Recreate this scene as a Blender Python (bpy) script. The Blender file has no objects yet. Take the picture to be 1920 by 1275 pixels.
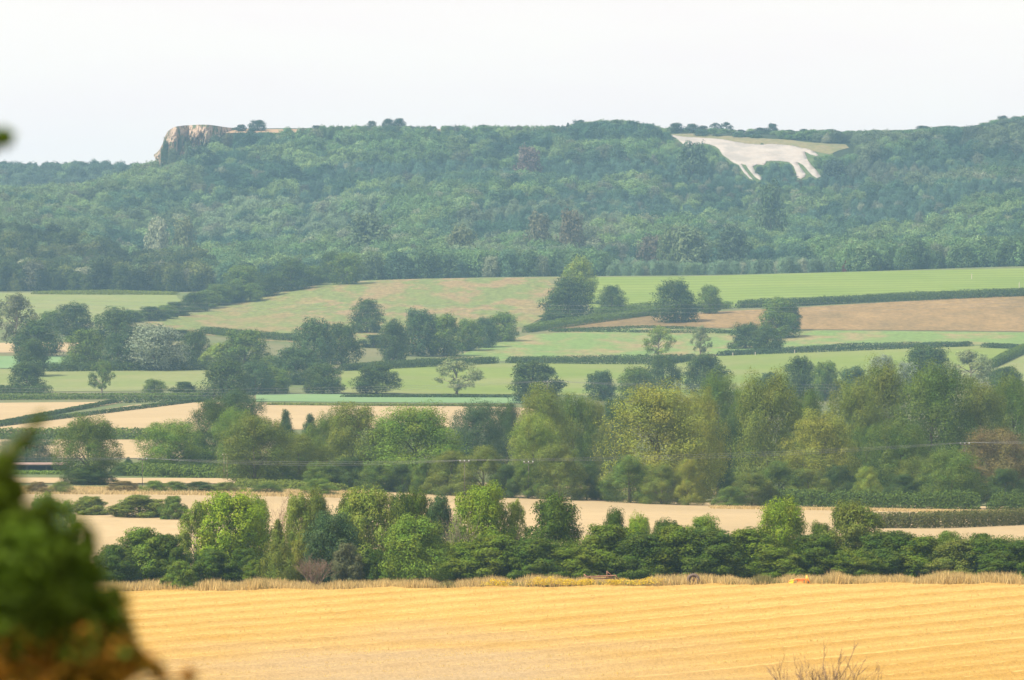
import bpy, math, random
import numpy as np
from mathutils import Vector, geometry
R = math.radians
scene = bpy.context.scene
K = 9.0e-5            # radians covered by one unit of the survey sheet (1920 x 1275)
HZ = 600.0            # eye level on the sheet
CZ = 40.0             # height of the eye

# ------------------------------------------------------------------ camera
cam = bpy.data.cameras.new('camera'); camo = bpy.data.objects.new('camera', cam)
scene.collection.objects.link(camo); scene.camera = camo
camo.location = (0, 0, CZ); camo.rotation_euler = (R(90), 0, 0)
cam.sensor_width = 36; cam.lens = 36 / (1920 * K)
cam.shift_y = -(637.5 - HZ) / 1920
cam.clip_start = 0.5; cam.clip_end = 20000
cam.dof.use_dof = True; cam.dof.focus_distance = 1300; cam.dof.aperture_fstop = 4.6; cam.dof.aperture_blades = 7

# ------------------------------------------------------------------ sky and sun
SUN_AZ = math.atan2(-0.80, -0.45); SUN_EL = R(50)
w = bpy.data.worlds.new('World'); scene.world = w; w.use_nodes = True
nt = w.node_tree; nt.nodes.clear()
def N(tree, typ, **kw):
    n = tree.nodes.new(typ)
    for k, v in kw.items():
        if k == 'inp':
            for a, b in v.items(): n.inputs[a].default_value = b
        else: setattr(n, k, v)
    return n
sky = N(nt, 'ShaderNodeTexSky', sky_type='NISHITA', sun_disc=False, sun_elevation=SUN_EL, sun_rotation=SUN_AZ)
sky.air_density = 1.2; sky.dust_density = 3.0
tc = N(nt, 'ShaderNodeTexCoord')
mp = N(nt, 'ShaderNodeMapping'); mp.inputs['Scale'].default_value = (10, 10, 60)
cn = N(nt, 'ShaderNodeTexNoise', inp={'Scale': 1.6, 'Detail': 4, 'Roughness': .5})
cr = N(nt, 'ShaderNodeValToRGB')
cr.color_ramp.elements[0].position = .40; cr.color_ramp.elements[0].color = (8.2, 7.55, 7.0, 1)
cr.color_ramp.elements[1].position = .62; cr.color_ramp.elements[1].color = (8.1, 7.3, 6.95, 1)
mx = N(nt, 'ShaderNodeMix', data_type='RGBA'); mx.inputs['Factor'].default_value = .93
bg = N(nt, 'ShaderNodeBackground', inp={'Strength': .1}); wo = N(nt, 'ShaderNodeOutputWorld')
L = nt.links.new
L(tc.outputs['Generated'], mp.inputs['Vector']); L(mp.outputs[0], cn.inputs['Vector']); L(cn.outputs['Fac'], cr.inputs['Fac'])
L(sky.outputs[0], mx.inputs['A']); L(cr.outputs[0], mx.inputs['B']); L(mx.outputs['Result'], bg.inputs['Color']); L(bg.outputs[0], wo.inputs[0])
sl = bpy.data.lights.new('sun', 'SUN'); sl.energy = 5.0; sl.angle = R(1.5); sl.color = (1.0, .93, .80)
so = bpy.data.objects.new('sun', sl); scene.collection.objects.link(so)
sd = Vector((math.sin(SUN_AZ) * math.cos(SUN_EL), math.cos(SUN_AZ) * math.cos(SUN_EL), math.sin(SUN_EL)))
so.rotation_euler = sd.to_track_quat('Z', 'Y').to_euler(); so.location = (-200, -100, 400)
scene.view_settings.view_transform = 'Standard'; scene.view_settings.look = 'None'
scene.view_settings.exposure = 0.56; scene.view_settings.gamma = 1
scene.render.engine = 'CYCLES'
scene.cycles.volume_bounces = 1; scene.cycles.max_bounces = 5; scene.cycles.diffuse_bounces = 2
scene.cycles.transmission_bounces = 3

# ------------------------------------------------------------------ helpers
rng = np.random.default_rng(7)
def link(o, parent=None):
    scene.collection.objects.link(o)
    if parent: o.parent = parent
    return o
def tag(o, label=None, cat=None, group=None, kind=None):
    if label: o['label'] = label
    if cat: o['category'] = cat
    if group: o['group'] = group
    if kind: o['kind'] = kind
    return o
def mesh_np(name, V, F, mat=None, smooth=False):
    V = np.asarray(V, np.float32); F = np.asarray(F, np.int32)
    m = bpy.data.meshes.new(name); n = F.shape[1]
    m.vertices.add(len(V)); m.vertices.foreach_set('co', V.ravel())
    m.loops.add(F.size); m.loops.foreach_set('vertex_index', F.ravel())
    m.polygons.add(len(F)); m.polygons.foreach_set('loop_start', np.arange(0, F.size, n, dtype=np.int32))
    if smooth: m.polygons.foreach_set('use_smooth', np.ones(len(F), bool))
    m.update(calc_edges=True)
    if mat: m.materials.append(mat)
    return m
def obj(name, me, parent=None, loc=None, color=None):
    o = bpy.data.objects.new(name, me); link(o, parent)
    if loc is not None: o.location = loc
    if color is not None: o.color = (*color, 1)
    return o
class MB:
    """collects boxes and tubes of one part"""
    def __init__(s): s.V = []; s.F = []; s.n = 0
    def add(s, V, F):
        for f in F: s.F.append([i + s.n for i in f])
        s.V += [tuple(v) for v in V]; s.n += len(V)
    def box(s, c, d, rz=0.0):
        x, y, z = [q / 2 for q in d]; ca, sa = math.cos(rz), math.sin(rz)
        V = []
        for dz in (-z, z):
            for dx, dy in ((-x, -y), (x, -y), (x, y), (-x, y)):
                V.append((c[0] + dx * ca - dy * sa, c[1] + dx * sa + dy * ca, c[2] + dz))
        s.add(V, [(0, 3, 2, 1), (4, 5, 6, 7), (0, 1, 5, 4), (1, 2, 6, 5), (2, 3, 7, 6), (3, 0, 4, 7)])
    def tube(s, pts, rad, seg=6):
        P = [Vector(p) for p in pts]
        if not hasattr(rad, '__len__'): rad = [rad] * len(P)
        rings = []; V = []
        for i, p in enumerate(P):
            t = (P[min(i + 1, len(P) - 1)] - P[max(i - 1, 0)]).normalized()
            a = t.orthogonal().normalized() if abs(t.z) > .9 else t.cross(Vector((0, 0, 1))).normalized()
            b = t.cross(a)
            for j in range(seg):
                th = 2 * math.pi * j / seg
                V.append(p + (a * math.cos(th) + b * math.sin(th)) * rad[i])
        F = []
        for i in range(len(P) - 1):
            for j in range(seg):
                F.append((i * seg + j, i * seg + (j + 1) % seg, (i + 1) * seg + (j + 1) % seg, (i + 1) * seg + j))
        F.append(tuple(range(seg))[::-1]); F.append(tuple((len(P) - 1) * seg + j for j in range(seg)))
        s.add(V, F)
    def mesh(s, name, mat, smooth=False):
        m = bpy.data.meshes.new(name); m.from_pydata(s.V, [], s.F); m.update()
        if smooth: m.polygons.foreach_set('use_smooth', [True] * len(m.polygons))
        m.materials.append(mat); return m

# ------------------------------------------------------------------ materials
def newmat(name):
    m = bpy.data.materials.new(name); m.use_nodes = True; t = m.node_tree; t.nodes.clear()
    out = N(t, 'ShaderNodeOutputMaterial'); return m, t, out
def leafmat(name, source='object', trans=.25, var=.30, hue=(.462, .508)):
    m, t, out = newmat(name); l = t.links.new
    if source == 'object':
        oi = N(t, 'ShaderNodeObjectInfo'); col = oi.outputs['Color']
    elif source == 'instance':
        a = N(t, 'ShaderNodeAttribute', attribute_type='INSTANCER', attribute_name='tcol'); col = a.outputs['Color']
    else:
        a = N(t, 'ShaderNodeRGB'); a.outputs[0].default_value = (*source, 1); col = a.outputs[0]
    g = N(t, 'ShaderNodeNewGeometry')
    hs = N(t, 'ShaderNodeHueSaturation')
    mr = N(t, 'ShaderNodeMapRange', inp={'From Min': 0, 'From Max': 1, 'To Min': 1 - var, 'To Max': 1 + var * 1.3})
    l(g.outputs['Random Per Island'], mr.inputs['Value']); l(mr.outputs[0], hs.inputs['Value'])
    tc = N(t, 'ShaderNodeTexCoord')
    nz = N(t, 'ShaderNodeTexNoise', inp={'Scale': 5.0, 'Detail': 2})
    l(tc.outputs['Object'], nz.inputs['Vector'])
    mh = N(t, 'ShaderNodeMapRange', inp={'From Min': .3, 'From Max': .7, 'To Min': hue[0], 'To Max': hue[1]})
    l(nz.outputs['Fac'], mh.inputs['Value']); l(mh.outputs[0], hs.inputs['Hue']); l(col, hs.inputs['Color'])
    d = N(t, 'ShaderNodeBsdfPrincipled', inp={'Roughness': .6, 'Specular IOR Level': .12})
    tr = N(t, 'ShaderNodeBsdfTranslucent'); mx = N(t, 'ShaderNodeMixShader', inp={'Fac': trans})
    l(hs.outputs[0], d.inputs['Base Color']); l(hs.outputs[0], tr.inputs['Color'])
    l(d.outputs[0], mx.inputs[1]); l(tr.outputs[0], mx.inputs[2]); l(mx.outputs[0], out.inputs[0])
    return m
def groundmat(name, c1, c2, c3=None, scale=.05, stretch=(1, 1, 1), rot=0, fine=1.2, fineamt=.25, bump=.15, c3amt=.5, c3scale=.01, rows=None, rowamt=.15, lo=.4, hi=.62):
    c1, c2, c3 = [c and tuple(q * .56 for q in c) for c in (c1, c2, c3)]
    m, t, out = newmat(name); l = t.links.new
    tc = N(t, 'ShaderNodeTexCoord'); mp = N(t, 'ShaderNodeMapping'); mp.inputs['Scale'].default_value = stretch; mp.inputs['Rotation'].default_value = (0, 0, rot)
    l(tc.outputs['Object'], mp.inputs[0])
    n1 = N(t, 'ShaderNodeTexNoise', inp={'Scale': scale, 'Detail': 6, 'Roughness': .65}); l(mp.outputs[0], n1.inputs['Vector'])
    r1 = N(t, 'ShaderNodeMapRange', inp={'From Min': lo, 'From Max': hi}); l(n1.outputs['Fac'], r1.inputs['Value'])
    mx = N(t, 'ShaderNodeMix', data_type='RGBA'); mx.inputs['A'].default_value = (*c1, 1); mx.inputs['B'].default_value = (*c2, 1)
    l(r1.outputs[0], mx.inputs['Factor']); col = mx.outputs['Result']
    if c3:
        n3 = N(t, 'ShaderNodeTexNoise', inp={'Scale': c3scale, 'Detail': 3}); l(mp.outputs[0], n3.inputs['Vector'])
        r3 = N(t, 'ShaderNodeMapRange', inp={'From Min': .48, 'From Max': .6, 'To Max': c3amt}); l(n3.outputs['Fac'], r3.inputs['Value'])
        m3 = N(t, 'ShaderNodeMix', data_type='RGBA'); m3.inputs['B'].default_value = (*c3, 1)
        l(r3.outputs[0], m3.inputs['Factor']); l(col, m3.inputs['A']); col = m3.outputs['Result']
    n2 = N(t, 'ShaderNodeTexNoise', inp={'Scale': fine, 'Detail': 5, 'Roughness': .75}); l(mp.outputs[0], n2.inputs['Vector'])
    r2 = N(t, 'ShaderNodeMapRange', inp={'From Min': .3, 'From Max': .7, 'To Min': 1 - fineamt, 'To Max': 1 + fineamt}); l(n2.outputs['Fac'], r2.inputs['Value'])
    val = r2.outputs[0]
    if rows:
        ang, period = rows
        m2 = N(t, 'ShaderNodeMapping'); m2.inputs['Rotation'].default_value = (0, 0, ang); l(tc.outputs['Object'], m2.inputs[0])
        wv = N(t, 'ShaderNodeTexWave', inp={'Scale': .314 / period, 'Distortion': 1.2, 'Detail': 2, 'Detail Scale': .6}, wave_type='BANDS', bands_direction='Y'); l(m2.outputs[0], wv.inputs['Vector'])
        rr = N(t, 'ShaderNodeMapRange', inp={'To Min': 1 - rowamt, 'To Max': 1 + rowamt}); l(wv.outputs['Fac'], rr.inputs['Value'])
        mm = N(t, 'ShaderNodeMath', operation='MULTIPLY'); l(val, mm.inputs[0]); l(rr.outputs[0], mm.inputs[1]); val = mm.outputs[0]
    hs = N(t, 'ShaderNodeHueSaturation'); l(col, hs.inputs['Color']); l(val, hs.inputs['Value'])
    bs = N(t, 'ShaderNodeBsdfPrincipled', inp={'Roughness': .95, 'Specular IOR Level': .1})
    bp = N(t, 'ShaderNodeBump', inp={'Strength': bump, 'Distance': .3}); l(n2.outputs['Fac'], bp.inputs['Height'])
    l(bp.outputs[0], bs.inputs['Normal']); l(hs.outputs[0], bs.inputs['Base Color']); l(bs.outputs[0], out.inputs[0])
    return m
def solid(name, c, rough=.7, metal=0, noise=.2, scale=3):
    m, t, out = newmat(name); l = t.links.new
    tc = N(t, 'ShaderNodeTexCoord'); n1 = N(t, 'ShaderNodeTexNoise', inp={'Scale': scale, 'Detail': 4}); l(tc.outputs['Object'], n1.inputs['Vector'])
    r2 = N(t, 'ShaderNodeMapRange', inp={'From Min': .3, 'From Max': .7, 'To Min': 1 - noise, 'To Max': 1 + noise}); l(n1.outputs['Fac'], r2.inputs['Value'])
    hs = N(t, 'ShaderNodeHueSaturation'); hs.inputs['Color'].default_value = (*c, 1); l(r2.outputs[0], hs.inputs['Value'])
    bs = N(t, 'ShaderNodeBsdfPrincipled', inp={'Roughness': rough, 'Metallic': metal}); l(hs.outputs[0], bs.inputs['Base Color']); l(bs.outputs[0], out.inputs[0])
    return m
LEAF = leafmat('foliage'); STRAWLEAF = leafmat('dry_stalks', hue=(.495, .51), var=.35); FLEAF = leafmat('wood_foliage', 'instance', var=.14)
BARK = solid('bark', (.13, .10, .07), .9, scale=8); DEAD = solid('bare_twigs', (.20, .13, .085), .9)
PALEBARK = solid('pale_bark', (.24, .19, .14), .9, scale=8)
STEEL = solid('dull_steel_wire', (.20, .20, .20), .6); TIMBER = solid('weathered_timber', (.10, .085, .065), .9); CERAM = solid('white_insulator', (.42, .42, .40), .4)

# ------------------------------------------------------------------ terrain
COLS = np.array([-400, -150, 150, 285, 420, 640, 960, 1280, 1600, 1920, 2300.])
T = [  # distance : sheet row of the ground per column
 (500, [1275]*11), (545, [1193,1193,1192,1191,1190,1190,1188,1186,1184,1184,1184]),
 (600, [1116,1115,1114,1113,1112,1109,1105,1102,1099,1100,1100]),
 (640, [1080,1080,1079,1078,1078,1077,1077,1077,1077,1077,1077]),
 (820, [984,984,985,985,986,986,988,990,992,994,994]),
 (1000,[910,910,911,912,914,919,927,938,944,949,950]),
 (1150,[886,886,887,888,890,893,898,906,911,914,914]),
 (1300,[864,864,864,864,865,866,868,873,878,880,880]),
 (1450,[827,827,827,827,827,830,835,840,845,848,848]),
 (1600,[796,796,794,792,790,790,795,798,800,802,802]),
 (1800,[754,753,752,752,752,753,758,760,762,762,762]),
 (1900,[733,733,733,733,733,736,744,742,742,742,742]),
 (2050,[692,691,690,690,692,702,714,712,706,700,700]),
 (2200,[658,657,656,658,660,674,680,678,664,655,655]),
 (2350,[630,630,630,630,632,640,644,644,634,628,626]),
 (2500,[602,602,602,604,606,604,600,598,590,580,578]),
 (2650,[570,570,570,575,578,560,551,549,540,530,526]),
 (2780,[548,547,546,549,546,528,519,517,509,499,495]),
 (2900,[548,548,549,551,548,536,526,524,516,505,500]),
 (3000,[504,508,530,545,530,520,514,514,507,497,492]),
 (3090,[453,456,482,524,510,500,500,500,494,486,482]),
 (3170,[482,486,500,520,494,485,485,485,480,474,470]),
 (3250,[464,464,470,484,470,462,462,462,460,455,452]),
 (3500,[424,420,410,404,398,398,400,400,400,398,395]),
 (3650,[404,402,388,360,348,345,350,347,350,345,342]),
 (3740,[412,406,390,348,305,290,292,290,290,283,280]),
 (3810,[425,420,405,352,249,246.5,246.5,252,252,244,238]),
 (3900,[430,426,415,366,242.5,242.5,242.5,254,254,244,238]),
 (4150,[395,392,380,366,262,262,262,268,268,258,250]),
 (4350,[345,343,338,345,276,276,276,282,282,272,266]),
 (4600,[352,350,346,350,292,292,292,298,298,290,284]),
 (6000,[400,400,400,400,356,356,356,360,360,354,350])]
DF = np.arange(500, 6001, 2.5); CF = np.arange(-400, 2301, 15.)
def pchip(x, y, xn):
    h = np.diff(x); dl = np.diff(y) / h; m = np.zeros_like(y)
    for i in range(1, len(x) - 1):
        if dl[i-1] * dl[i] > 0:
            w1 = 2*h[i] + h[i-1]; w2 = h[i] + 2*h[i-1]; m[i] = (w1 + w2) / (w1/dl[i-1] + w2/dl[i])
    m[0] = dl[0]; m[-1] = dl[-1]
    i = np.clip(np.searchsorted(x, xn) - 1, 0, len(x) - 2); s = (xn - x[i]) / h[i]
    return (y[i]*(1+2*s)*(1-s)**2 + m[i]*h[i]*s*(1-s)**2 + y[i+1]*s*s*(3-2*s) + m[i+1]*h[i]*s*s*(s-1))
dT = np.array([r[0] for r in T], float); zT = np.array([[CZ - (p - HZ) * K * r[0] for p in r[1]] for r in T])
tmp = np.stack([pchip(dT, zT[:, c], DF) for c in range(len(COLS))], 1)
ZG = np.stack([pchip(COLS, tmp[i], CF) for i in range(len(DF))], 0)
NEARD = np.array([-60, 0, 14, 22, 40, 90, 200, 330, 440, 500.]); NEARZ = np.array([38.6, 38.4, 38.3, 37.6, 34.8, 30.5, 24, 15, 11.2, ZG[0].mean()])
def ground(X, Y):
    X = np.asarray(X, float); Y = np.asarray(Y, float)
    px = np.clip(960 + X / (K * np.maximum(Y, 1)), -399, 2299); d = np.clip(Y, 500, 5999)
    fi = (d - 500) / 2.5; fj = (px + 400) / 15.; i = np.minimum(fi.astype(int), len(DF) - 2); j = np.minimum(fj.astype(int), len(CF) - 2)
    a = fi - i; b = fj - j
    z = ZG[i, j]*(1-a)*(1-b) + ZG[i+1, j]*a*(1-b) + ZG[i, j+1]*(1-a)*b + ZG[i+1, j+1]*a*b
    z = z + 0.5 * np.sin(X / 37. + Y / 90.) * np.sin(Y / 61. + 1.3) * np.clip((Y - 1300) / 900, 0, 1)
    z = z + 10.0 * np.sin(X / 52. + 1.1 * np.sin(Y / 170.) + .8) * np.clip((Y - 3080) / 150, 0, 1) * np.clip((3620 - Y) / 120, 0, 1)
    zn = np.interp(Y, NEARD, NEARZ) + .12 * np.sin(X / 9.) * np.clip(-Y / 60 + 6, 0, 1) * 0
    return np.where(Y < 500, zn, z)
def spot(px, py, dmin=500, dmax=4600):
    """where the line of sight through a survey point meets the ground"""
    d = np.arange(dmin, dmax, 1.0); X = (px - 960) * K * d; row = HZ - (ground(X, d) - CZ) / (K * d)
    k = np.argmax(row <= py)
    if not (row <= py).any(): k = np.argmin(row)
    return float(X[k]), float(d[k]), float(ground(X[k], d[k]))

YS = np.concatenate([np.arange(-60, 500, 10.), np.arange(500, 4600, 8.), np.linspace(4600, 5990, 40)])
XS = np.arange(-900, 901, 12.)
gx, gy = np.meshgrid(XS, YS); gz = ground(gx, gy)
near_band = (gy > 430) & (gy < 606) & (abs(gx) < 95)
gz = gz - .8 * near_band
V = np.stack([gx, gy, gz], -1).reshape(-1, 3); nx = len(XS); ny = len(YS)
ii, jj = np.meshgrid(np.arange(ny - 1), np.arange(nx - 1), indexing='ij'); a = (ii * nx + jj).ravel()
F = np.stack([a, a + 1, a + nx + 1, a + nx], 1)
TERR = groundmat('rough_pasture', (.16, .21, .07), (.22, .23, .10), (.30, .25, .13), scale=.03, fine=.5, c3amt=.5)
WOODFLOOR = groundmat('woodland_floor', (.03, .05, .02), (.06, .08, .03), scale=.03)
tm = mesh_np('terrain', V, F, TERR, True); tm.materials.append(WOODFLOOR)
cy = gy[:-1, :-1].ravel(); cxp = 960 + gx[:-1, :-1].ravel() / (K * np.maximum(cy, 1))
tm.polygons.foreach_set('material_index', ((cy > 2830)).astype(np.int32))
tag(obj('terrain', tm), kind='structure')

def densify(P, step=12.):
    out = []
    for (x0, y0), (x1, y1) in zip(P, P[1:] + P[:1]):
        n = max(1, int(math.hypot(x1 - x0, y1 - y0) / step))
        out += [(x0 + (x1 - x0) * i / n, y0 + (y1 - y0) * i / n) for i in range(n)]
    return out
def inpoly(x, y, P):
    x = np.asarray(x); y = np.asarray(y); c = np.zeros(x.shape, bool); n = len(P)
    for i in range(n):
        x0, y0 = P[i]; x1, y1 = P[i - 1]
        if y0 == y1: continue
        c ^= ((y0 > y) != (y1 > y)) & (x < (x1 - x0) * (y - y0) / (y1 - y0) + x0)
    return c
def sheet(name, P, mat, off=.12, step=9., dmin=500, dmax=4600, dens=14., thick=0):
    W = [spot(x, y, dmin, dmax)[:2] for x, y in densify(P, dens)]
    xs = [p[0] for p in W]; ys = [p[1] for p in W]
    X, Y = np.meshgrid(np.arange(min(xs), max(xs), step), np.arange(min(ys), max(ys), step))
    X = X.ravel() + .01; Y = Y.ravel() + .013; k = inpoly(X, Y, W); n = len(W)
    vs = [Vector(p) for p in W] + [Vector((a, b)) for a, b in zip(X[k], Y[k])]
    r = geometry.delaunay_2d_cdt(vs, [(i, (i + 1) % n) for i in range(n)], [], 1, 1e-4)
    vo = np.array([tuple(v) for v in r[0]]); fo = [tuple(f) for f in r[2] if len(f) == 3]
    cen = np.array([vo[list(f)].mean(0) for f in fo]); ok = inpoly(cen[:, 0], cen[:, 1], W)
    z = ground(vo[:, 0], vo[:, 1]) + off
    F = np.array([f for f, q in zip(fo, ok) if q]); V = np.stack([vo[:, 0], vo[:, 1], z], 1)
    if len(F):
        p = V[F]; nn = np.cross(p[:, 1] - p[:, 0], p[:, 2] - p[:, 0])[:, 2]; F[nn < 0] = F[nn < 0][:, ::-1]
    if thick:   # turned edge so that the sheet is a slab
        n0 = len(V); V2 = V.copy(); V2[:, 2] -= thick; e = {}
        for f in F:
            for q in range(3):
                u, v_ = int(f[q]), int(f[(q + 1) % 3]); e[(u, v_)] = 1
        side = []
        for (u, v_) in e:
            if (v_, u) not in e: side += [(v_, u, u + n0), (v_, u + n0, v_ + n0)]
        V = np.concatenate([V, V2]); F = np.concatenate([F, np.array(side)])
    return obj(name, mesh_np(name, V, F, mat, True))
STRAW = (.66, .45, .24)
M_ST = groundmat('pale_stubble', (.60, .45, .245), (.66, .50, .28), (.50, .38, .21), scale=.05, fine=.9, fineamt=.13, rows=(.12, 3.2), rowamt=.09)
M_ST2 = groundmat('pale_stubble_far', (.58, .435, .235), (.64, .485, .27), scale=.02, fine=.5, fineamt=.08, rows=(.3, 9), rowamt=.05)
M_GR = groundmat('bright_pasture', (.215, .30, .055), (.265, .335, .07), (.34, .33, .14), scale=.02, fine=.3, fineamt=.12, c3amt=.5, c3scale=.012)
M_MOW = groundmat('mown_grass', (.225, .315, .055), (.27, .35, .07), scale=.02, fine=.3, fineamt=.08, rows=(.15, 14), rowamt=.12)
M_YG = groundmat('dry_green_pasture', (.26, .32, .10), (.32, .34, .13), scale=.03, fine=.4, fineamt=.13)
M_TEAL = groundmat('young_crop', (.22, .37, .15), (.26, .40, .17), scale=.02, fine=.3, fineamt=.08)
M_HEATH = groundmat('mottled_heath', (.22, .27, .08), (.36, .265, .125), (.27, .29, .09), scale=.045, stretch=(1.5, .5, 1), fine=.3, fineamt=.4, c3amt=.35, lo=.46, hi=.56)
M_BROWN = groundmat('dry_brown_grass', (.34, .225, .09), (.40, .265, .11), (.24, .17, .07), scale=.05, stretch=(1.4, .5, 1), fine=.3, fineamt=.35, c3amt=.7, c3scale=.02)
M_BG = groundmat('green_brown_pasture', (.22, .33, .09), (.38, .31, .14), scale=.04, stretch=(1.4, .5, 1), fine=.3, fineamt=.28, lo=.46, hi=.62)
M_DRY = groundmat('dry_slope_grass', (.34, .28, .14), (.25, .25, .11), scale=.08, fine=.4, fineamt=.25)
FIELDS = [
 ('stubble_field', [(-250,1082),(2150,1082),(2150,953),(1500,948),(1000,931),(600,920),(0,914),(-250,914)], M_ST),
 ('stubble_strip', [(-250,906),(560,908),(1000,914),(1350,930),(1350,918),(1000,908),(560,898),(-250,896)], M_ST),
 ('stubble_field', [(-250,860),(290,860),(520,852),(520,826),(300,825),(-250,825)], M_ST2),
 ('stubble_field', [(-250,814),(300,814),(560,806),(1000,800),(1000,766),(870,761),(560,756),(380,755),(250,760),(0,797),(-250,806)], M_ST2),
 ('stubble_field', [(-250,800),(0,792),(215,758),(230,754),(-250,758)], M_ST2),
 ('crop_field', [(480,753),(1000,757),(1000,744),(700,740),(480,739)], M_TEAL),
 ('pasture', [(-250,740),(80,735),(400,732),(400,690),(80,693),(-250,694)], M_YG),
 ('crop_field', [(-250,691),(60,691),(150,687),(150,668),(-250,668)], M_TEAL),
 ('stubble_strip', [(-250,665),(150,660),(150,642),(-250,646)], M_ST2),
 ('pasture', [(-250,603),(200,605),(270,598),(350,580),(330,552),(200,549),(-250,551)], M_YG),
 ('heath', [(265,604),(400,583),(480,556),(600,534),(690,524),(1050,520),(1060,545),(1030,590),(990,610),(900,640),(700,650),(500,640),(350,625)], M_HEATH),
 ('mown_field', [(1085,520),(1280,519),(1600,510),(2150,498),(2150,538),(1920,546),(1480,573),(1300,582),(1110,590)], M_MOW),
 ('brown_field', [(1010,618),(1150,598),(1230,592),(1360,584),(1480,578),(1920,552),(2150,544),(2150,618),(1920,622),(1500,618),(1200,613)], M_BROWN),
 ('pasture', [(640,690),(850,668),(990,628),(1200,615),(1500,620),(1920,624),(2150,622),(2150,640),(1900,646),(1500,652),(1300,668),(950,677),(700,690)], M_BG),
 ('pasture', [(640,738),(640,694),(860,681),(950,682),(1250,682),(1350,668),(1500,660),(1800,648),(1920,652),(1850,690),(1500,735),(1380,750),(1000,740)], M_GR),
 ('pasture', [(1855,696),(1925,664),(2150,655),(2150,720),(1900,715)], M_YG),
]
for nme, P, m in FIELDS: tag(sheet(nme, P, m), kind='structure')

# ---- foreground wheat field: combed straw swaths as real relief
xs = np.arange(-92, 92.1, .42); ys = np.arange(433, 603.5, .42); gx, gy = np.meshgrid(xs, ys)
def vnoise(x, y, seed):
    r = np.random.default_rng(seed).random((256, 256)); xi = np.floor(x).astype(int); yi = np.floor(y).astype(int)
    fx = x - xi; fy = y - yi; fx = fx*fx*(3-2*fx); fy = fy*fy*(3-2*fy); g = lambda a, b: r[a & 255, b & 255]
    return (g(xi, yi)*(1-fx)+g(xi+1, yi)*fx)*(1-fy)+(g(xi, yi+1)*(1-fx)+g(xi+1, yi+1)*fx)*fy
def swath(X, Y):
    wob = 2.4 * (vnoise(X/60, Y/60, 3) - .5) + .5*(vnoise(X/9, Y/9, 4)-.5)
    return ((lambda t: (t + 7.5 * vnoise(t / 21., t * 0 + .5, 9)) / 10.2)(Y - .92 * X - .0012 * (X + 10)**2 + wob)) % 1.0
ph = swath(gx, gy); ph2 = (ph * 1.0 + .45) % 1
ridge = np.exp(-((ph - .5) / .11)**2); rut = np.exp(-((ph2 - .5) / .05)**2)
dz = .17 * ridge * (.6 + .8*vnoise(gx*1.3, gy*1.3, 5)) - .10 * rut + .10 * vnoise(gx*2, gy*2, 6) + .04*vnoise(gx/3, gy/3, 8)
WH, t, out = newmat('golden_wheat_stubble'); l = t.links.new
at = N(t, 'ShaderNodeAttribute', attribute_name='straw'); tcn = N(t, 'ShaderNodeTexCoord')
n1 = N(t, 'ShaderNodeTexNoise', inp={'Scale': 3.2, 'Detail': 5, 'Roughness': .85}); mpp = N(t, 'ShaderNodeMapping'); mpp.inputs['Scale'].default_value = (1, .45, 1); mpp.inputs['Rotation'].default_value = (0, 0, .6)
l(tcn.outputs['Object'], mpp.inputs[0]); l(mpp.outputs[0], n1.inputs['Vector'])
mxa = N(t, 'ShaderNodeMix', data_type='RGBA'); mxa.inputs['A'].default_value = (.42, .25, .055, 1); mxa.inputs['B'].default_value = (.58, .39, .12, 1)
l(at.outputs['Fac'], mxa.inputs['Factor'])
at2 = N(t, 'ShaderNodeAttribute', attribute_name='blur_veil'); mxb = N(t, 'ShaderNodeMix', data_type='RGBA'); mxb.inputs['B'].default_value = (.40, .30, .175, 1)
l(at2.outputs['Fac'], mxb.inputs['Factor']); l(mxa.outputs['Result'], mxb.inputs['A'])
r2 = N(t, 'ShaderNodeMapRange', inp={'From Min': .3, 'From Max': .7, 'To Min': .74, 'To Max': 1.24}); l(n1.outputs['Fac'], r2.inputs['Value'])
hs = N(t, 'ShaderNodeHueSaturation'); l(mxb.outputs['Result'], hs.inputs['Color']); l(r2.outputs[0], hs.inputs['Value'])
bs = N(t, 'ShaderNodeBsdfPrincipled', inp={'Roughness': .9, 'Specular IOR Level': .15}); bp = N(t, 'ShaderNodeBump', inp={'Strength': .8, 'Distance': .3})
l(n1.outputs['Fac'], bp.inputs['Height']); l(bp.outputs[0], bs.inputs['Normal']); l(hs.outputs[0], bs.inputs['Base Color']); l(bs.outputs[0], out.inputs[0])
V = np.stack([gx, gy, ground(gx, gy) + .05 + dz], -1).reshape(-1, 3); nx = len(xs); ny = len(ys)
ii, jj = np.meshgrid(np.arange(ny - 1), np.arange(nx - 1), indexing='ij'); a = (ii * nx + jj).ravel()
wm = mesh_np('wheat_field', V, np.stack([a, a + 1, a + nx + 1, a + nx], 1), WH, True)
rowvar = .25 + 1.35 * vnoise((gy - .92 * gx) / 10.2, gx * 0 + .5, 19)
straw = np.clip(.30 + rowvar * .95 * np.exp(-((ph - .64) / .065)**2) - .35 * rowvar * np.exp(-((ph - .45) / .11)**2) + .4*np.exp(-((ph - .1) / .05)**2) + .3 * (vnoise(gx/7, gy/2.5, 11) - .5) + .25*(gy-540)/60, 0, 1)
blur_veil = np.clip(1.25 - np.sqrt(((gx + 10) / 27)**2 + ((gy - 486) / 58)**2) + .5*(vnoise(gx/9, gy/9, 12)-.5), 0, 1) * .85  # pale veil of out-of-focus foreground, painted into the field colour
for nm, arr in (('straw', straw), ('blur_veil', blur_veil)):
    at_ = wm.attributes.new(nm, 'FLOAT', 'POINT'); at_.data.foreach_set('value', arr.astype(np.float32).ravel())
tag(obj('wheat_field', wm), kind='structure')

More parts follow.
